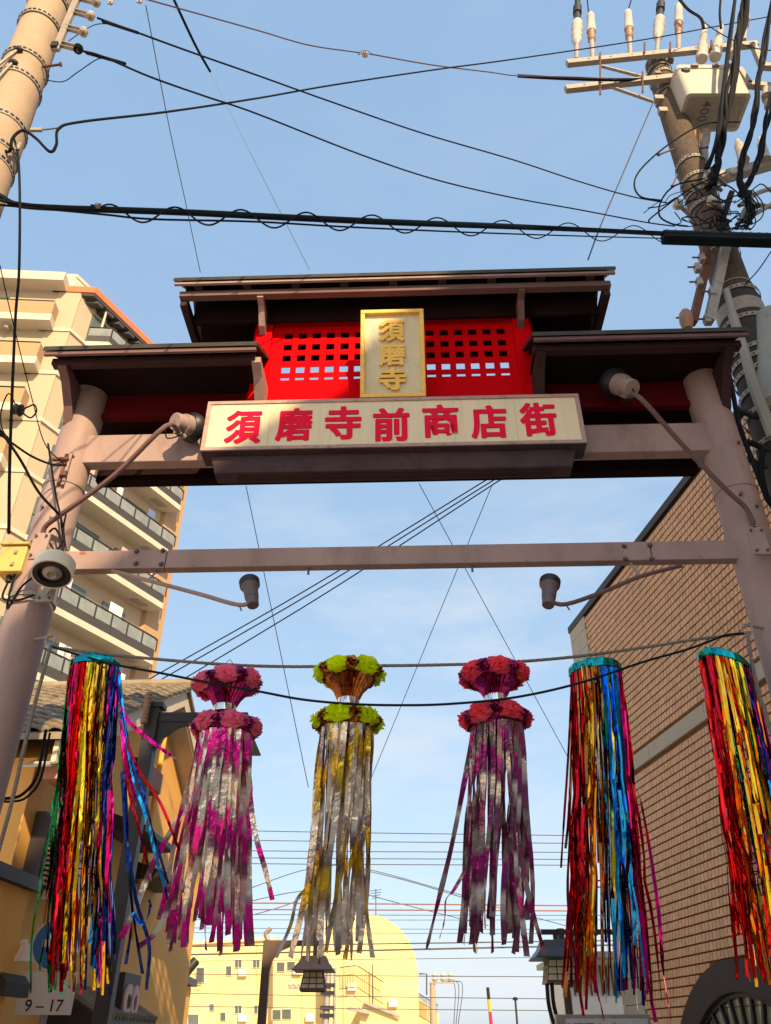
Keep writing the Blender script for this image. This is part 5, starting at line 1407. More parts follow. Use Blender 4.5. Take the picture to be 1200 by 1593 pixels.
# wires going away up the street
for i, (a_, c_) in enumerate((((748, 752), (200, 1075)), ((760, 752), (215, 1078)), ((770, 752), (250, 1078)))):
    cable(('upper', 'middle', 'lower')[i] + ' of three dark power lines slanting down-left below the sign', [(a_[0] + 60, a_[1] - 36, 15), (*a_, 15.5), ((a_[0] + c_[0]) / 2, (a_[1] + c_[1]) / 2 + 6, 17), (*c_, 19), (c_[0] - 100, c_[1] + 62, 20)], .016, CABLE)
for nm, a_, c_, ya_, yc_ in (('thin stay wire falling from the sign to the yellow streamer, left of centre', (383, 756), (480, 1225), 9, 12),
                            ('thin stay wire crossing from below the sign towards lower left', (766, 754), (578, 1210), 9, 14),
                            ('thin stay wire from below the sign down to the tinsel streamer on the right', (652, 752), (885, 1180), 9, 13)):
    cable(nm, [(*a_, ya_), (*c_, yc_)], .006, WIRE)
# railway and street wires low down across the view
low = [(-20, 1283, 900, 1300), (-20, 1300, 900, 1312), (-20, 1318, 900, 1326), (-20, 1329, 900, 1337), (-20, 1338, 900, 1346)]
for i, (x0, y0, x1, y1) in enumerate(low):
    cable(('topmost', 'second', 'middle', 'fourth', 'lowest') [i] + ' of the five thin parallel wires behind the streamers', [(x0, y0, 40), ((x0 + x1) / 2, (y0 + y1) / 2 + 2, 40), (x1, y1, 40)], .020, WIRE, group='five thin parallel wires')
for i, (y0, y1) in enumerate(((1405, 1409), (1415, 1417))):
    cable(('upper', 'lower')[i] + ' faded red railway wire behind the hanging streamers', [(-20, y0 - 1, 36), (440, y0, 36), (900, y1, 36)], .030, WIRE_PINK, group='faded red railway wires')
mid = [(1420, 1424, .022), (1429, 1431, .018), (1441, 1446, .018), (1449, 1452, .018), (1475, 1463, .04), (1490, 1470, .055), (1497, 1488, .02), (1512, 1520, .026), (1540, 1555, .026), (1561, 1573, .026)]
desc = ['highest dark wire just under the red railway wires', 'second dark wire under the red railway wires', 'thin looped wire above the yellow flats roof', 'thin wire touching the top of the yellow flats', 'thick cable along the yellow flats roof line', 'thickest cable rising to the right in front of the yellow flats', 'thin dotted wire below the thickest low cable', 'wire level with the stair railing of the yellow flats', 'wire crossing the middle of the yellow flats', 'lowest wire crossing the yellow flats']
for (y0, y1, r), ds in zip(mid, desc):
    cable(ds, [(-20, y0, 44), (300, y0 + .3 * (y1 - y0) + 1, 44), (600, y0 + .65 * (y1 - y0) + 1, 44), (960, y1, 44)], r * .8, WIRE_FAR)
for i, pts in enumerate(([(380, 1385), (480, 1352), (560, 1350), (720, 1393)], [(560, 1352), (640, 1372), (740, 1402), (880, 1440)], [(550, 1386), (640, 1410), (760, 1440)], [(300, 1425), (420, 1395), (470, 1386)], [(330, 1440), (440, 1410), (480, 1390)])):
    cable(('long slack wire dipping across the pale sky between the streamers', 'slack wire falling right from behind the yellow streamer', 'short slack wire falling right to the low cables', 'slack wire rising right towards the yellow streamer', 'lower slack wire rising right towards the yellow streamer')[i], [(x, y, 42) for x, y in pts], .02, WIRE)
# ================================================================== ROPES
def GPX(px, py, w):
    u, z = gp(px, py, w); return G(u, w, z)
def twisted(name, label, pts, r, pitch, strands=3, mat=ROPE, cat='rope', group=None):
    q = catmull(pts, 10)
    # resample evenly
    d = [0]
    for i in range(1, len(q)): d.append(d[-1] + (q[i] - q[i - 1]).length)
    n = int(d[-1] / (pitch / 7)); out = []; j = 0
    for k in range(n + 1):
        t = d[-1] * k / n
        while j < len(d) - 2 and d[j + 1] < t: j += 1
        f = (t - d[j]) / max(1e-9, d[j + 1] - d[j]); out.append(q[j].lerp(q[j + 1], f))
    m = MB()
    for s in range(strands):
        pp = []
        for k, c in enumerate(out):
            dr = (out[min(k + 1, n)] - out[max(k - 1, 0)]).normalized()
            a = dr.cross(UP)
            if a.length < 1e-3: a = Vector((1, 0, 0))
            a.normalize(); b = dr.cross(a)
            th = 2 * math.pi * (k / 7 + s / strands)
            pp.append(c + (a * math.cos(th) + b * math.sin(th)) * r * .55)
        m.tube(pp, r * .6, 5)
    o = m.build(name, mat, None, smooth=True); tag(o, label, cat, group); return o
rope_px = [(78, 1006), (150, 1016), (240, 1025), (355, 1034), (450, 1037), (540, 1036), (650, 1035), (760, 1032), (850, 1026), (925, 1018), (1010, 1006), (1080, 995), (1130, 989), (1166, 984)]
twisted('twisted_rope', 'thick twisted rope strung level between the two gate columns', [GPX(x, y, .12) for x, y in rope_px], .0145, .06)
cab_px = [(78, 1005), (120, 1018), (180, 1034), (250, 1047), (330, 1063), (400, 1075), (470, 1088), (545, 1095), (620, 1097), (700, 1095), (800, 1085), (900, 1063), (1000, 1030), (1060, 1013), (1098, 1000), (1130, 988), (1166, 985)]
cab_w = [.22, .3, .40, .46, .5, .5, .5, .5, .5, .5, .5, .5, .5, .44, .36, .26, .22]
m = MB(); m.tube(catmull([GPX(x, y, w_) for (x, y), w_ in zip(cab_px, cab_w)], 8), .011, 7)
tag(m.build('sagging_cable', CABLE_T, None, smooth=True), 'dark cable sagging below the twisted rope in front of the streamers', 'cable')
for side, pts, hk in (('left', [(79, 1006), (64, 1060), (50, 1112), (34, 1180), (18, 1250), (-8, 1345)], (78, 1000)), ('right', [(1163, 985), (1170, 1030), (1180, 1075), (1192, 1112), (1206, 1160)], (1164, 983))):
    twisted('tether_rope', 'twisted tether rope hanging down along the %s gate column' % side, [GPX(x, y, .28) for x, y in pts], .017, .07)
    c = GPX(*hk, .24)
    h_ = empty('rope_hook', c, 'steel eye hook holding the ropes on the %s column' % side, 'hook')
    u_ = CL if side == 'left' else CR
    m = MB(); m.tube(catmull([c + GE * (.05 * math.cos(t)) + UP * (.05 * math.sin(t) + .03) for t in [k * .7 for k in range(10)]], 3), .009, 6); m.build('eye', GALV_O, h_)
    m = MB(); m.tube([c + UP * .07, G(u_ + (.17 if side == 'left' else -.17), .1, c.z + .10)], .014, 6); m.build('shank', GALV_O, h_)
pp = [(72, 1135), (58, 1205), (36, 1235), (12, 1242), (-12, 1240)]
cable('pair of old cables curving under the eave of the orange house', [(x, y, 8.2) for x, y in pp], .016, CABLE)
cable('second old cable curving under the eave of the orange house', [(x + 6, y + 5, 8.25) for x, y in pp], .012, CABLE)

# ================================================================== STREAMERS
def ribbon(path, width, a0, tw, mat, par, name='strip', rnd=RND, jit=.10):
    """flat foil strip along path, turning about its own length"""
    m = MB(); n = len(path); a = a0
    for i, c in enumerate(path):
        d = (path[min(i + 1, n - 1)] - path[max(i - 1, 0)]).normalized()
        s = Vector((math.cos(a), math.sin(a), 0)); s = (s - d * s.dot(d)).normalized()
        k = len(m.v); m.v += [c - s * width / 2, c + s * width / 2]
        m.uv[k] = (0, i / (n - 1)); m.uv[k + 1] = (1, i / (n - 1))
        if i: m.f.append((k - 2, k - 1, k + 1, k))
        a += rnd.gauss(tw, abs(tw) * 1.5 + jit)
    return m.build(name, mat, par, smooth=True)

def tinsel(label, top_px, w, r, bot_px, Yb, spread, n, pick, outliers, tilt=0, lenr=(.80, 1.0), seed=1, ties=(.38, .66)):
    rnd = random.Random(seed)
    c = GPX(*top_px, w); Bm = P(*bot_px, Yb)
    rt = empty('tinsel_streamer', c, label, 'streamer', 'tinsel streamers hanging from the rope')
    ex = Vector((math.cos(tilt), 0, math.sin(tilt)))
    # teal foil hoop
    m = MB(); N = 40; rs = []
    for i in range(N):
        t = 2 * math.pi * i / N
        o_ = ex * math.cos(t) + Vector((0, math.sin(t), 0)); j = rnd.uniform(-.006, .006)
        b0 = c + o_ * (r + j)
        rs.append([b0 + UP * (.035 + j), b0 + o_ * .012 + UP * .02, b0 + o_ * (.010 + j) - UP * .045, b0 - UP * .05, b0 - o_ * .01])
    m.rings(rs, close=True); m.build('hoop', FOIL['teal'], rt, smooth=True)
    m = MB(); m.rings([[c + (ex * math.cos(2 * math.pi * i / 24) + Vector((0, math.sin(2 * math.pi * i / 24), 0))) * (r * .98) + UP * .03 for i in range(24)], [c + (ex * math.cos(2 * math.pi * i / 24) + Vector((0, math.sin(2 * math.pi * i / 24), 0))) * (r * .5) + UP * .035 for i in range(24)]], cap=False); m.build('hoop_top', FOIL['teal'], rt, smooth=True)
    for t in (.3, 2.4, 4.5):
        m = MB(); q = c + (ex * math.cos(t) + Vector((0, math.sin(t), 0))) * r
        m.tube([q, Vector((c.x * .7 + q.x * .3, c.y + .02, c.z + .17))], .003, 4); m.build('string', ROPE, rt)
    for i in range(n):
        t = 2 * math.pi * (i + rnd.uniform(-.3, .3)) / n
        o_ = ex * math.cos(t) + Vector((0, math.sin(t), 0))
        T = c + o_ * r - UP * .03
        lam = rnd.uniform(*lenr) if rnd.random() < .85 else rnd.uniform(.45, .8)
        lateral = Vector((math.cos(t) * spread * rnd.uniform(.6, 1.1), math.sin(t) * spread * .8, 0))
        B = Bm + lateral + Vector((rnd.gauss(0, .05), rnd.gauss(0, .05), 0))
        path = []; K = 15; ph = rnd.uniform(0, 6.28); amp = rnd.uniform(.004, .022)
        for k in range(K + 1):
            s = lam * k / K
            e = s ** 1.25
            p = Vector((T.x + (B.x - T.x) * e, T.y + (B.y - T.y) * e, T.z + (B.z - T.z) * s))
            pin = 1 - .08 * max(math.exp(-((s - ties[0]) / .05) ** 2), math.exp(-((s - ties[1]) / .05) ** 2))
            ctr = Vector((c.x + (Bm.x - c.x) * e, c.y + (Bm.y - c.y) * e, p.z))
            p = ctr + (p - ctr) * pin + Vector((math.sin(ph + s * 9) * amp * s, math.cos(ph + s * 8) * amp * s, 0))
            path.append(p)
        col = pick((1 + math.cos(t)) / 2, rnd)
        ribbon(path, rnd.uniform(.014, .034), t + math.pi / 2 + rnd.uniform(-.9, .9), rnd.choice((-1, 1)) * rnd.uniform(0, .16), FOIL[col], rt, rnd=rnd, jit=.28)
    for s in ties:
        e = s ** 1.25; q = Vector((c.x + (Bm.x - c.x) * e, c.y + (Bm.y - c.y) * e, c.z + (Bm.z - c.z) * s))
        rr = (r + (spread - r) * e) * .80
        m = MB(); m.tube([q + Vector((math.cos(2 * math.pi * i / 20) * rr, math.sin(2 * math.pi * i / 20) * rr * .8, rnd.uniform(-.02, .02))) for i in range(21)], .006, 5); m.build('tie', FOIL['dark_red'], rt)
    for colr, wd_, pts in outliers:
        path = catmull([P(x, y, Y_) for x, y, Y_ in pts], 6)
        ribbon(path, wd_, rnd.uniform(-.6, .6), rnd.choice((-1, 1)) * rnd.uniform(.02, .10), FOIL[colr], rt, rnd=rnd)
    return rt

def pick1(t, r):
    if t < .06: return r.choice(['dark_green', 'green', 'dark_green'])
    if t < .42: return r.choice(['red', 'red', 'red', 'red', 'dark_red', 'red', 'dark_red', 'red', 'dark_red', 'magenta', 'dark_green'])
    if t < .50: return r.choice(['red', 'orange', 'magenta'])
    if t < .88: return r.choice(['gold', 'yellow', 'gold', 'brown', 'gold', 'yellow', 'brown'])
    return r.choice(['navy', 'blue', 'navy', 'magenta'])
tinsel('red and gold tinsel streamer, leftmost of the six, in front of the orange house', (150, 1037), .1, .225, (122, 1552), 7.35, .235, 130, pick1,
       [('navy', .028, [(184, 1050, 6.9), (190, 1120, 6.95), (195, 1220, 7.0), (200, 1330, 7.1), (205, 1430, 7.2), (196, 1500, 7.3)]),
        ('blue', .026, [(186, 1050, 6.9), (196, 1150, 6.9), (206, 1210, 6.95), (224, 1260, 7.0), (245, 1340, 7.1), (262, 1400, 7.2)]),
        ('navy', .028, [(186, 1060, 6.9), (200, 1160, 6.9), (222, 1230, 6.95), (232, 1270, 7.0), (246, 1320, 7.1), (262, 1375, 7.2)]),
        ('magenta', .035, [(188, 1100, 6.9), (203, 1125, 6.9), (238, 1155, 6.95), (276, 1182, 7.0)]),
        ('magenta', .03, [(188, 1120, 6.9), (196, 1185, 6.9), (208, 1230, 6.95), (212, 1255, 7.0)]),
        ('dark_red', .025, [(188, 1120, 6.9), (212, 1190, 6.9), (250, 1250, 6.95), (282, 1330, 7.0)]),
        ('dark_red', .025, [(190, 1160, 6.9), (203, 1240, 7.0), (222, 1310, 7.1), (236, 1370, 7.2)]),
        ('navy', .03, [(190, 1200, 7.0), (196, 1300, 7.1), (206, 1410, 7.2), (222, 1515, 7.4)]),
        ('navy', .03, [(196, 1300, 7.1), (212, 1400, 7.2), (232, 1470, 7.3), (228, 1540, 7.4)]),
        ('blue', .035, [(206, 1420, 7.2), (224, 1440, 7.2), (234, 1410, 7.2), (232, 1400, 7.2)]),
        ('dark_green', .024, [(116, 1055, 6.9), (104, 1100, 6.9), (96, 1180, 6.95), (90, 1280, 7.0), (78, 1400, 7.1), (62, 1510, 7.2)]),
        ('dark_green', .03, [(116, 1055, 6.9), (102, 1130, 6.9), (92, 1230, 6.95), (88, 1330, 7.0), (82, 1450, 7.1)]),
        ('dark_green', .02, [(108, 1075, 6.9), (98, 1150, 6.9), (84, 1260, 7.0), (52, 1440, 7.1), (48, 1545, 7.2)]),
        ('magenta', .03, [(170, 1230, 7.0), (168, 1330, 7.1), (160, 1430, 7.2), (156, 1530, 7.3)]),
        ('dark_red', .03, [(120, 1100, 6.9), (112, 1200, 7.0), (98, 1330, 7.1), (76, 1500, 7.2)])], seed=3)
def pick5(t, r):
    if t < .10: return r.choice(['dark_red', 'brown', 'dark_red', 'red'])
    if t < .24: return r.choice(['red', 'dark_red', 'gold', 'brown'])
    if t < .46: return r.choice(['gold', 'yellow', 'brown', 'gold', 'brown', 'orange', 'dark_red'])
    if t < .50: return r.choice(['dark_green', 'green', 'brown'])
    if t < .82: return r.choice(['blue', 'blue', 'navy', 'blue', 'navy', 'blue', 'blue', 'yellow'])
    return r.choice(['magenta', 'magenta', 'dark_red', 'navy'])
tinsel('tinsel streamer with blue and magenta right half, second from the right, before the tiled wall', (926, 1043), .1, .225, (945, 1572), 7.45, .33, 130, pick5,
       [('dark_red', .022, [(890, 1060, 6.9), (884, 1180, 6.95), (878, 1270, 7.0), (873, 1350, 7.1)]),
        ('brown', .022, [(892, 1060, 6.9), (888, 1200, 6.95), (884, 1280, 7.0), (880, 1320, 7.1)]),
        ('dark_red', .025, [(892, 1100, 6.9), (886, 1300, 7.0), (884, 1400, 7.1), (896, 1500, 7.3), (908, 1580, 7.4)]),
        ('magenta', .03, [(962, 1060, 6.9), (980, 1170, 6.95), (1000, 1260, 7.0), (1014, 1340, 7.1), (1026, 1430, 7.2), (1032, 1510, 7.3), (1044, 1585, 7.4)]),
        ('magenta', .03, [(960, 1100, 6.9), (978, 1220, 6.95), (990, 1350, 7.0), (1000, 1430, 7.1), (1008, 1520, 7.2), (1020, 1590, 7.3)]),
        ('dark_red', .025, [(964, 1080, 6.9), (982, 1240, 6.95), (1006, 1440, 7.1), (1016, 1560, 7.3), (1024, 1590, 7.3)]),
        ('yellow', .04, [(950, 1235, 7.0), (962, 1320, 7.05), (976, 1420, 7.1)]),
        ('yellow', .035, [(922, 1360, 7.0), (920, 1410, 7.05), (912, 1470, 7.1)]),
        ('red', .03, [(914, 1480, 7.3), (922, 1520, 7.3), (934, 1560, 7.35), (940, 1588, 7.35)])], seed=5)
def pick6(t, r):
    if t < .12: return r.choice(['red', 'red', 'dark_red'])
    if t < .42: return r.choice(['orange', 'gold', 'orange', 'gold', 'brown', 'red'])
    if t < .60: return r.choice(['yellow', 'yellow', 'gold', 'green', 'brown'])
    if t < .78: return r.choice(['blue', 'navy', 'blue', 'magenta'])
    return r.choice(['navy', 'navy', 'dark_red', 'magenta', 'orange'])
tinsel('tilted tinsel streamer with red, orange and yellow strips, at the right edge beside the column', (1128, 1036), .1, .235, (1218, 1540), 7.25, .26, 125, pick6,
       [('red', .03, [(1094, 1030, 6.85), (1108, 1130, 6.9), (1122, 1230, 6.95), (1140, 1340, 7.0), (1156, 1430, 7.1), (1164, 1520, 7.2)]),
        ('red', .03, [(1096, 1030, 6.85), (1112, 1140, 6.9), (1130, 1260, 6.95), (1146, 1380, 7.0), (1162, 1470, 7.1)]),
        ('orange', .04, [(1100, 1040, 6.85), (1124, 1180, 6.9), (1140, 1290, 6.95), (1152, 1400, 7.0)])], tilt=-.5, seed=8)

def petal_ball(c, nrm, r, mat, par, name, rnd, layers=((.38, 4), (.70, 6), (1.0, 8)), ruff=.22, flat=1.0):
    m = MB(); a = nrm.cross(UP)
    if a.length < 1e-3: a = Vector((1, 0, 0))
    a.normalize(); b = nrm.cross(a) * flat
    for li, (fr, n) in enumerate(layers):
        ph = rnd.uniform(0, 6)
        for k in range(n):
            t = ph + 2 * math.pi * k / n + rnd.uniform(-.15, .15)
            d = a * math.cos(t) + b * math.sin(t); s = -a * math.sin(t) + b * math.cos(t)
            R_ = r * fr * rnd.uniform(.88, 1.12); lift = r * (1 - fr) * .85
            half = R_ * math.sin(math.pi / n) * 1.7
            g = []
            for (q, hw, up) in ((.12, .35, .0), (.6, 1.0, .28), (1.0, .75, .12)):
                base = c + d * (R_ * q) + nrm * (lift + r * up * (.5 + fr) + rnd.uniform(-ruff, ruff) * r * .25)
                g.append([base - s * half * hw + nrm * rnd.uniform(-.08, .14) * r, base + nrm * rnd.uniform(-.1, .1) * r * .6, base + s * half * hw + nrm * rnd.uniform(-.08, .14) * r])
            k0 = len(m.v)
            for row in g: m.v += row
            for i in range(2):
                for j in range(2):
                    q0 = k0 + i * 3 + j; m.f.append((q0, q0 + 1, q0 + 4, q0 + 3))
    return m.build(name, mat, par)

def flower_streamer(label, up_px, waist_px, low_px, w, ru, rw, strips_top, bot_px, Yb, spread, n, dye, pmat, fmat, outliers, seed, tiltu=0.0, hang=True, lenr=(.82, 1.02), sag=1.0):
    rnd = random.Random(seed)
    cu, cw, cl = GPX(*up_px, w), GPX(*waist_px, w), GPX(*low_px, w)
    rt = empty('flower_streamer', cw, label, 'streamer', 'flower topped streamers hanging from the rope')
    # pleated foil hour-glass
    N = 56
    prof = [(cu.lerp(cw, -.12), ru * .92), (cu.lerp(cw, .2), ru * .80), (cu.lerp(cw, .6), ru * .50), (cw, rw), (cw.lerp(cl, .12), rw), (cw.lerp(cl, .5), ru * .55), (cw.lerp(cl, .85), ru * .80), (cl, ru * .86)]
    m = MB(); rs = []
    for ci, (c, r_) in enumerate(prof):
        rs.append([c + Vector((math.cos(2 * math.pi * i / N), math.sin(2 * math.pi * i / N), 0)) * r_ * (1 + (.07 if i % 2 else -.07) + rnd.uniform(-.03, .03)) for i in range(N)])
    m.rings(rs); m.build('foil_hourglass', fmat, rt)
    m = MB(); wz = UP * .028
    m.lathe(cw - wz * 1.2, cw + wz, [(0, rw * 1.18), (1, rw * 1.18)], 24); m.build('waist_band', FOIL['silver'], rt, smooth=True)
    for ci, (c, tl) in enumerate(((cu, tiltu), (cl, 0))):
        ph = rnd.uniform(0, 1) + (0 if ci else .26)
        for k in range(6):
            t = ph + 2 * math.pi * k / 6
            o_ = Vector((math.cos(t), math.sin(t), 0)); p = c + o_ * ru * .86 + UP * (.02 + tl * math.cos(t))
            petal_ball(p, (o_ * .9 - UP * (.15 if ci == 0 else -.1)).normalized(), .120 * rnd.uniform(.95, 1.12), pmat, rt, 'flower', rnd, flat=.64)
            t += math.pi / 6; o_ = Vector((math.cos(t), math.sin(t), 0)); p = c + o_ * ru * .84 + UP * (.02 + tl * math.cos(t))
            petal_ball(p, (o_ * .9 - UP * .1).normalized(), .112, fmat, rt, 'foil_rosette', rnd, ((.3, 6), (.6, 9), (.95, 12)), .5, .62)
    if hang:
        for s_ in (-1, 1):
            m = MB(); m.tube([cu + Vector((s_ * ru * .7, 0, .03)), Vector((cu.x, cu.y, cu.z + .26))], .003, 4); m.build('string', ROPE, rt)
    Bm = P(*bot_px, Yb); c = cl - UP * .05
    for i in range(n):
        t = 2 * math.pi * (i + rnd.uniform(-.3, .3)) / n
        o_ = Vector((math.cos(t), math.sin(t), 0)); T = c + o_ * strips_top
        lam = rnd.uniform(*lenr)
        B = Bm + Vector((math.cos(t) * spread * rnd.uniform(.5, 1.1) + rnd.gauss(0, .05), math.sin(t) * spread * .7 + rnd.gauss(0, .05), 0))
        K = 15; ph = rnd.uniform(0, 6.28); amp = rnd.uniform(.01, .035); path = []
        for k in range(K + 1):
            s = lam * k / K; e = s ** 1.2
            path.append(Vector((T.x + (B.x - T.x) * e + math.sin(ph + s * 7) * amp * s, T.y + (B.y - T.y) * e + math.cos(ph + s * 6) * amp * s, T.z + (B.z - T.z) * s)))
        ribbon(path, rnd.uniform(.036, .060), t + math.pi / 2 + rnd.uniform(-.5, .5), rnd.choice((-1, 1)) * rnd.uniform(0, .10), dye, rt, rnd=rnd, jit=.26)
    for wd_, pts in outliers:
        ribbon(catmull([P(x, y, Y_) for x, y, Y_ in pts], 6), wd_, rnd.uniform(-.4, .4), rnd.choice((-1, 1)) * .03, dye, rt, rnd=rnd)
    return rt
flower_streamer('pink flower streamer with silver and magenta strips, leftmost of the three flower streamers', (353, 1067), (350, 1103), (352, 1136), .22, .255, .085, .225, (318, 1478), 7.55, .40, 50, DYE_PINK, PETAL_PINK, FOIL_PUR,
                [(.05, [(325, 1190, 6.9), (300, 1240, 7.0), (268, 1290, 7.1), (236, 1350, 7.2), (208, 1420, 7.3), (188, 1460, 7.4)]),
                 (.045, [(385, 1200, 6.9), (396, 1290, 7.0), (412, 1350, 7.1), (424, 1400, 7.2)]),
                 (.05, [(310, 1230, 7.0), (280, 1350, 7.1), (250, 1440, 7.3), (214, 1475, 7.4)])], 21, .03)
flower_streamer('lime flower streamer with silver and gold strips, the middle flower streamer', (544, 1051), (542, 1093), (540, 1127), .18, .265, .085, .225, (512, 1490), 7.6, .29, 44, DYE_YEL, PETAL_LIME, FOIL_BRO,
                [(.06, [(572, 1160, 6.9), (566, 1240, 7.0), (566, 1340, 7.1), (572, 1430, 7.2), (580, 1490, 7.3)]),
                 (.055, [(500, 1180, 6.9), (490, 1290, 7.0), (476, 1390, 7.2), (452, 1490, 7.4)]),
                 (.03, [(480, 1380, 7.2), (462, 1400, 7.2), (452, 1440, 7.3), (430, 1490, 7.4)])], 22, 0, False)
flower_streamer('rose flower streamer with dark purple strips, rightmost of the three flower streamers', (768, 1054), (771, 1088), (773, 1123), .18, .265, .085, .225, (768, 1480), 7.7, .30, 42, DYE_PUR, PETAL_ROSE, FOIL_PUR,
                [(.05, [(735, 1150, 6.9), (722, 1220, 7.0), (702, 1320, 7.1), (680, 1410, 7.2), (664, 1476, 7.3)]),
                 (.05, [(800, 1170, 6.9), (806, 1300, 7.1), (824, 1400, 7.2), (838, 1450, 7.3), (848, 1484, 7.4)]),
                 (.05, [(796, 1200, 6.9), (802, 1320, 7.1), (812, 1420, 7.2), (820, 1488, 7.4)]),
                 (.03, [(726, 1350, 7.2), (706, 1385, 7.3), (694, 1400, 7.3), (692, 1430, 7.3), (684, 1460, 7.4)])], 23, 0, False)

# ================================================================== STREET LAMPS
def lantern(c, s, par, name='lantern', roof=None):
    """hanging lantern, c = middle of eave level, s = half width of roof"""
    m = MB()
    def sq(h, z, y=1.0): return [c + Vector((-h, -h * y, z)), c + Vector((h, -h * y, z)), c + Vector((h, h * y, z)), c + Vector((-h, h * y, z))]
    m.rings([sq(s * .98, -.02 * s), sq(s * 1.02, .02 * s), sq(s * .72, .36 * s), sq(s * .60, .62 * s), sq(s * .50, .64 * s)])
    m.build(name + '_roof', roof or LANTERNROOF, par)
    m = MB(); m.rings([sq(s * .44, -.02 * s), sq(s * .58, -.80 * s)]); m.build(name + '_paper', PAPER, par)
    for z0 in (-.04, -.30, -.55, -.80):
        h = s * (.44 + .14 * (-z0) / .8) + .008
        m = MB(); q = sq(h, z0 * s)
        for i in range(4): m.bar(q[i], q[(i + 1) % 4], .02, .02 if z0 > -.7 else .05)
        m.build(name + '_rail', BROWNPOST, par)
    for i in range(4):
        a_, b_ = sq(s * .45 , 0)[i], sq(s * .59, -.82 * s)[i]; a2, b2 = sq(s * .45, 0)[(i + 1) % 4], sq(s * .59, -.82 * s)[(i + 1) % 4]
        for k in (0, .33, .66):
            m = MB(); m.bar(a_.lerp(a2, k), b_.lerp(b2, k), .018, .018, Vector((0, 1, 0))); m.build(name + '_bar', BROWNPOST, par)
# near left lamp (dark square post, arm to the right)
p0 = P(241, 1103, 10.0); lx, ly = p0.x, p0.y
s1 = empty('street_lamp', Vector((lx, ly, 0)), 'dark square lamp post with a bracket arm, its lantern behind the pink streamer', 'street lamp', 'lantern street lamps')
m = MB(); m.box((lx, ly, p0.z / 2), .17, .17, p0.z); m.build('post', DARKPOST, s1, bevel=.01)
e = P(386, 1117, 10.0)
m = MB(); m.bar(Vector((lx - .1, ly, e.z)), Vector((e.x, ly, e.z)), .09, .13); m.build('arm', DARKPOST, s1, bevel=.008)
m = MB(); m.prism([Vector((lx + .08, ly - .03, e.z - .06)), Vector((lx + .62, ly - .03, e.z - .06)), Vector((lx + .35, ly - .03, e.z - .13)), Vector((lx + .18, ly - .03, e.z - .26)), Vector((lx + .08, ly - .03, e.z - .46))], Vector((0, .06, 0))); m.build('gusset', DARKPOST, s1)
m = MB(); m.box((lx + .03, ly, p0.z + .03), .2, .2, .06); m.build('cap', DARKPOST, s1)
m = MB(); m.lathe(Vector((lx - .06, ly - .16, p0.z - .25)), Vector((lx - .06, ly - .16, p0.z + .16)), [(i / 16, .05 if i % 2 else .04) for i in range(17)], 12); m.build('coil_insulator', CER_B, s1, smooth=False)
lc_ = P(356, 1162, 10.0)
lantern(lc_, .36, s1)
m = MB(); m.tube([Vector((lc_.x, ly, e.z - .05)), lc_ + UP * .2], .03, 6); m.build('hanger', DARKPOST, s1)
# right lamp
c = P(868, 1492, 18.0)
s2 = empty('street_lamp', Vector((c.x + .2, 18.2, 0)), 'dark lantern street lamp beside the blue tinsel, near the railway sign', 'street lamp', 'lantern street lamps')
lantern(c, .50, s2)
zt4 = P(866, 1450, 18.0).z
m = MB(); m.bar(Vector((c.x - .28, 18, zt4)), Vector((c.x + 1.4, 18, zt4)), .08, .09); m.build('arm', DARKPOST, s2)
m = MB(); m.tube([Vector((c.x, 18, zt4)), c + UP * .25], .05, 6); m.build('hanger', DARKPOST, s2)
m = MB(); m.tube([Vector((c.x + .18, 18.35, 0)), Vector((c.x + .18, 18.35, zt4 + .1))], .08, 10); m.build('post', BROWNPOST, s2, smooth=True)
for s_ in (0, .10):
    m = MB(); m.tube(catmull([c + Vector((-.24 + s_, .15, -.4)), c + Vector((-.24 + s_, .15, -.8)), c + Vector((-.12 + s_, .25, -1.2)), c + Vector((.1 + s_, .3, -1.6))], 5), .04, 6); m.build('scroll_bracket', BLACKIRON, s2)
# middle lamp with the yellow streamer in front
c = P(489, 1511, 18.0)
pt = P(417, 1463, 18.0)
s3 = empty('street_lamp', Vector((pt.x, 18, 0)), 'brown lamp post before the yellow flats, lantern below the lime streamer', 'street lamp', 'lantern street lamps')
lantern(c, .40, s3, roof=LANTERNROOF_LIT)
m = MB(); m.box((pt.x, 18, pt.z / 2), .16, .16, pt.z); m.build('post', BROWNPOST, s3, bevel=.01)
m = MB(); m.bar(Vector((pt.x, 18, pt.z - .05)), Vector((c.x + .1, 18, pt.z - .05)), .07, .10); m.build('arm', BROWNPOST, s3)
m = MB(); m.prism([Vector((pt.x + .08, 17.97, pt.z - .1)), Vector((pt.x + .5, 17.97, pt.z - .1)), Vector((pt.x + .25, 17.97, pt.z - .2)), Vector((pt.x + .12, 17.97, pt.z - .36)), Vector((pt.x + .08, 17.97, pt.z - .55))], Vector((0, .06, 0))); m.build('gusset', BROWNPOST, s3)
m = MB(); m.tube([Vector((c.x, 18, pt.z)), c + UP * .2], .04, 6); m.build('hanger', BROWNPOST, s3)
m = MB(); m.tube(catmull([Vector((pt.x, 18, pt.z)), Vector((pt.x - .05, 18, pt.z + .12)), Vector((pt.x + .04, 18, pt.z + .22))], 4), .05, 6); m.build('finial', GALV_O, s3)

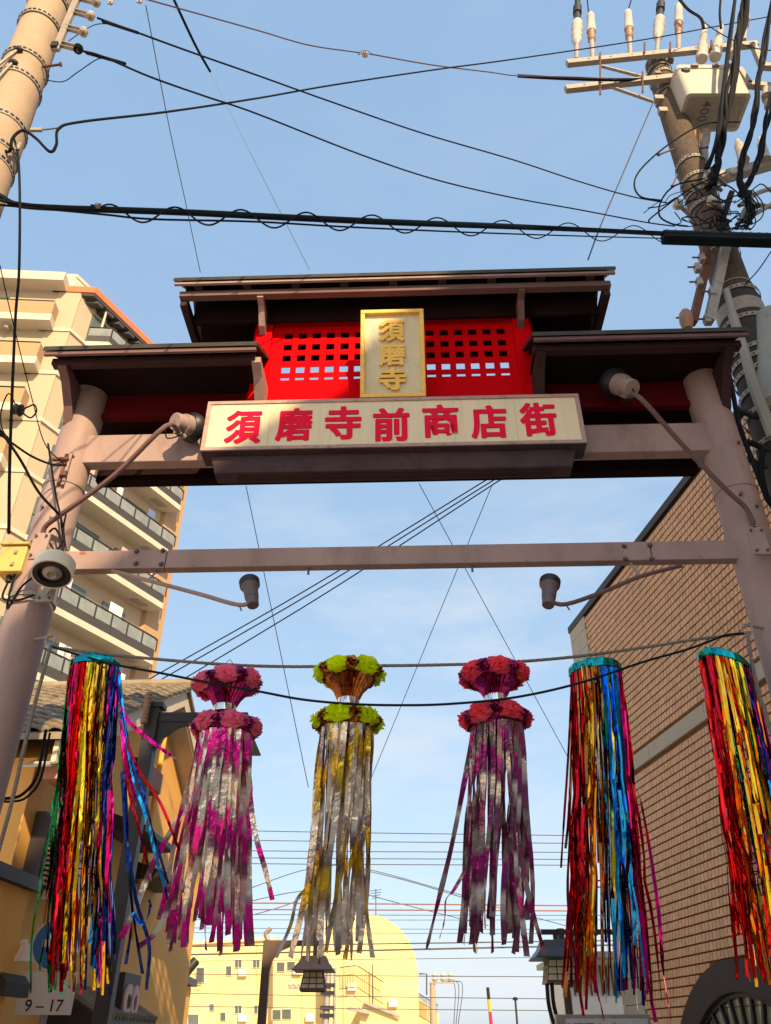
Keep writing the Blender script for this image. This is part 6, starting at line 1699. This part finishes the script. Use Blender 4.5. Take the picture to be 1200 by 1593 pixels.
# ================================================================== ROAD SIGNS
sx = P(70, 1560, 10.5)
rs_ = empty('road_sign', Vector((sx.x, 10.5, 0)), 'grey post carrying blue round road signs and white time plates behind the red tinsel', 'road sign')
zt5 = P(140, 1250, 10.5).z
m = MB(); m.tube([Vector((sx.x - .0, 10.56, 0)), Vector((sx.x - .0, 10.56, zt5))], .038, 12); m.build('post', GREYSTEEL, rs_, smooth=True)
SE = Vector((math.cos(.12), math.sin(.12), 0)); SN = SE.cross(UP)
def disc(px, py, r):
    c = P(px, py, 10.5); c.x = sx.x
    m = MB(); m.cyl(c, c + SN * .012, r, n=40); d_ = m.build('round_plate', SIGNPLATE, rs_, smooth=True)
    m = MB(); m.cyl(c + SN * .013, c + SN * .016, r * .94, n=40); m.build('blue_face', BLUESIGN, d_, smooth=True)
    m = MB(); o_ = c + SN * .017
    pts = [(-.16, -.04), (.03, -.04), (.03, -.12), (.18, 0), (.03, .12), (.03, .04), (-.16, .04)]
    m.prism([o_ + SE * x + UP * y for x, y in pts], SN * .003); m.build('arrow', SIGNPLATE, d_)
def plate(px, py, w_, h_, txt, tw, th, dx, dy):
    c = P(px, py, 10.5); c.x = sx.x
    m = MB(); m.box(c, w_, .012, h_, SE, SN); p_ = m.build('time_plate', SIGNPLATE, rs_, bevel=.004)
    glyph(txt, c + SN * .0065 + SE * dx + UP * dy, SE, UP, tw, th, .002, BLACKIRON, p_, 'lettering', .012)
disc(95, 1468, .28)
plate(80, 1545, .62, .42, '9 – 17', .42, .12, 0, -.12)
disc(120, 1300, .26)
plate(106, 1372, .58, .40, '7', .08, .13, -.17, -.10)

# railway direction sign, bottom right
c = P(866, 1590, 16); z1 = P(935, 1578, 16).z
stn = empty('direction_sign', Vector((P(940, 1590, 16).x, 16, 0)), 'white railway direction sign with black characters and red arrow below the blue tinsel', 'sign')
xa, xb = P(866, 1585, 16).x, P(1012, 1585, 16).x
m = MB(); m.box(((xa + xb) / 2, 16.1, z1 - .30), xb - xa, .2, .6); m.build('box', GALV_O, stn, bevel=.01)
m = MB(); m.box(((xa + xb) / 2 + .05, 15.992, z1 - .31), xb - xa - .2, .012, .5); m.build('face', SIGNPLATE, stn)
for i, ch in enumerate('山陽電車'):
    glyph(ch, Vector((P(884 + 16.5 * i, 1590, 16).x, 15.985, z1 - .24)), Vector((1, 0, 0)), UP, .185, .22, .004, BLACKIRON, stn, off=.02)
ax_ = P(945, 1590, 16).x
m = MB(); m.prism([Vector((ax_ + x, 15.985, z1 - .24 + y)) for x, y in ((-.12, -.05), (.10, -.05), (.10, -.13), (.28, 0), (.10, .13), (.10, .05), (-.12, .05))], Vector((0, -.004, 0))); m.build('arrow', REDSTICK, stn)
m = MB(); m.tube([Vector(((xa + xb) / 2, 16.15, 0)), Vector(((xa + xb) / 2, 16.15, z1 - .5))], .06, 8); m.build('post', GREYSTEEL, stn)

# far street furniture
fp = empty('utility_pole', Vector((P(512, 1590, 60).x, 60, 0)), 'distant utility pole in front of the yellow flats below the lime streamer', 'utility pole', 'utility poles')
q = P(512, 1500, 60)
m = MB(); m.lathe(Vector((q.x - .15, 60, 0)), q, [(0, .26), (1, .2)], 12); m.build('pole', GALV_O, fp, smooth=True)
m = MB(); m.tube([Vector((q.x + .5, 60, 0)), q + Vector((.42, 0, -.2))], .10, 8); m.build('conduit', CONDUIT, fp)
for py in (1533, 1545, 1568, 1580):
    z_ = P(510, py, 60).z; m = MB(); m.box((q.x, 59.9, z_), .9, .5, .22); m.build('clamp', LAMPDARK, fp)
m = MB(); m.lathe(P(493, 1527, 59.5), P(493, 1543, 59.5), [(0, .25), (.1, .4), (.8, .4), (1, .25)], 14); m.build('transformer_can', LAMPDARK, fp, smooth=True)
for px in (452, 460, 468):
    q2 = P(px, 1536, 60); m = MB(); m.lathe(q2, q2 + UP * .3, [(0, .12), (.5, .18), (1, .1)], 8); m.build('insulator', CER, fp, smooth=True)
m = MB(); m.bar(P(448, 1538, 60), P(512, 1536, 60), .12, .1); m.build('crossarm', GALV, fp)
f2 = empty('utility_pole', Vector((P(816, 1590, 75).x, 75, 0)), 'tiny distant utility pole with white insulators beside the yellow stairs', 'utility pole', 'utility poles')
q = P(673, 1528, 75); 
m = MB(); m.lathe(Vector((q.x, 75, 0)), q, [(0, .3), (1, .22)], 12); m.build('pole', CONCRETE, f2, smooth=True)
m = MB(); m.bar(P(670, 1529, 74.8), P(706, 1529, 74.8), .14, .12); m.build('crossarm', GALV, f2)
for px in (677, 690, 702):
    q2 = P(px, 1528, 74.8); m = MB(); m.lathe(q2, q2 + UP * .7, [(0, .1), (.3, .3), (.5, .15), (.7, .28), (1, .1)], 10); m.build('insulator', CER, f2, smooth=True)
for i, px in enumerate((708, 714, 720)):
    m = MB(); m.tube(catmull([P(px - 14, 1526, 74.8), P(px, 1534, 74.8), P(px - 2 - i * 3, 1600, 74.8)], 5), .03, 4); m.build('dropper', WIRE, f2)
hb = empty('barrier_pole', Vector((P(766, 1593, 34).x, 34, 0)), 'yellow and red striped barrier pole raised at the level crossing', 'barrier pole')
a_, b_ = P(769, 1606, 34), P(759, 1536, 34)
a_.z = 0
for k in range(9):
    m = MB(); m.cyl(a_.lerp(b_, k / 9), a_.lerp(b_, (k + 1) / 9), .06, n=8); m.build('stripe', (REDSTICK if k == 6 else BLACKIRON if k in (8, 3) else YELSTICK), hb)
tpole = empty('thin_post', Vector((P(803, 1593, 40).x, 40, 0)), 'thin dark post with a small cap in the pale sky near the railway sign', 'post')
q = P(802, 1556, 40); m = MB(); m.tube([Vector((q.x, 40, 0)), q], .045, 6); m.build('post', BLACKIRON, tpole)
m = MB(); m.lathe(q, q + UP * .12, [(0, .09), (.5, .14), (1, .05)], 8); m.build('cap', BLACKIRON, tpole)
wb = empty('white_house', Vector((P(915, 1540, 28).x, 28, 0)), 'small white house with slatted balcony behind the right lantern', 'building')
xa, xb = P(882, 1500, 28).x, P(1010, 1500, 28).x; zt6 = P(890, 1493, 28).z
m = MB(); m.box(((xa + xb) / 2, 30, zt6 / 2), xb - xa, 4, zt6); m.build('wall', WHITE, wb)
m = MB(); m.box(((xa + xb) / 2, 29.7, zt6 + .08), xb - xa + .5, 5, .16); m.build('roof', GALV_O, wb)
for k in range(10):
    m = MB(); m.box((xa + .15 + .17 * k, 27.97, zt6 - .55), .05, .05, .8); m.build('baluster', BROWNPOST, wb)
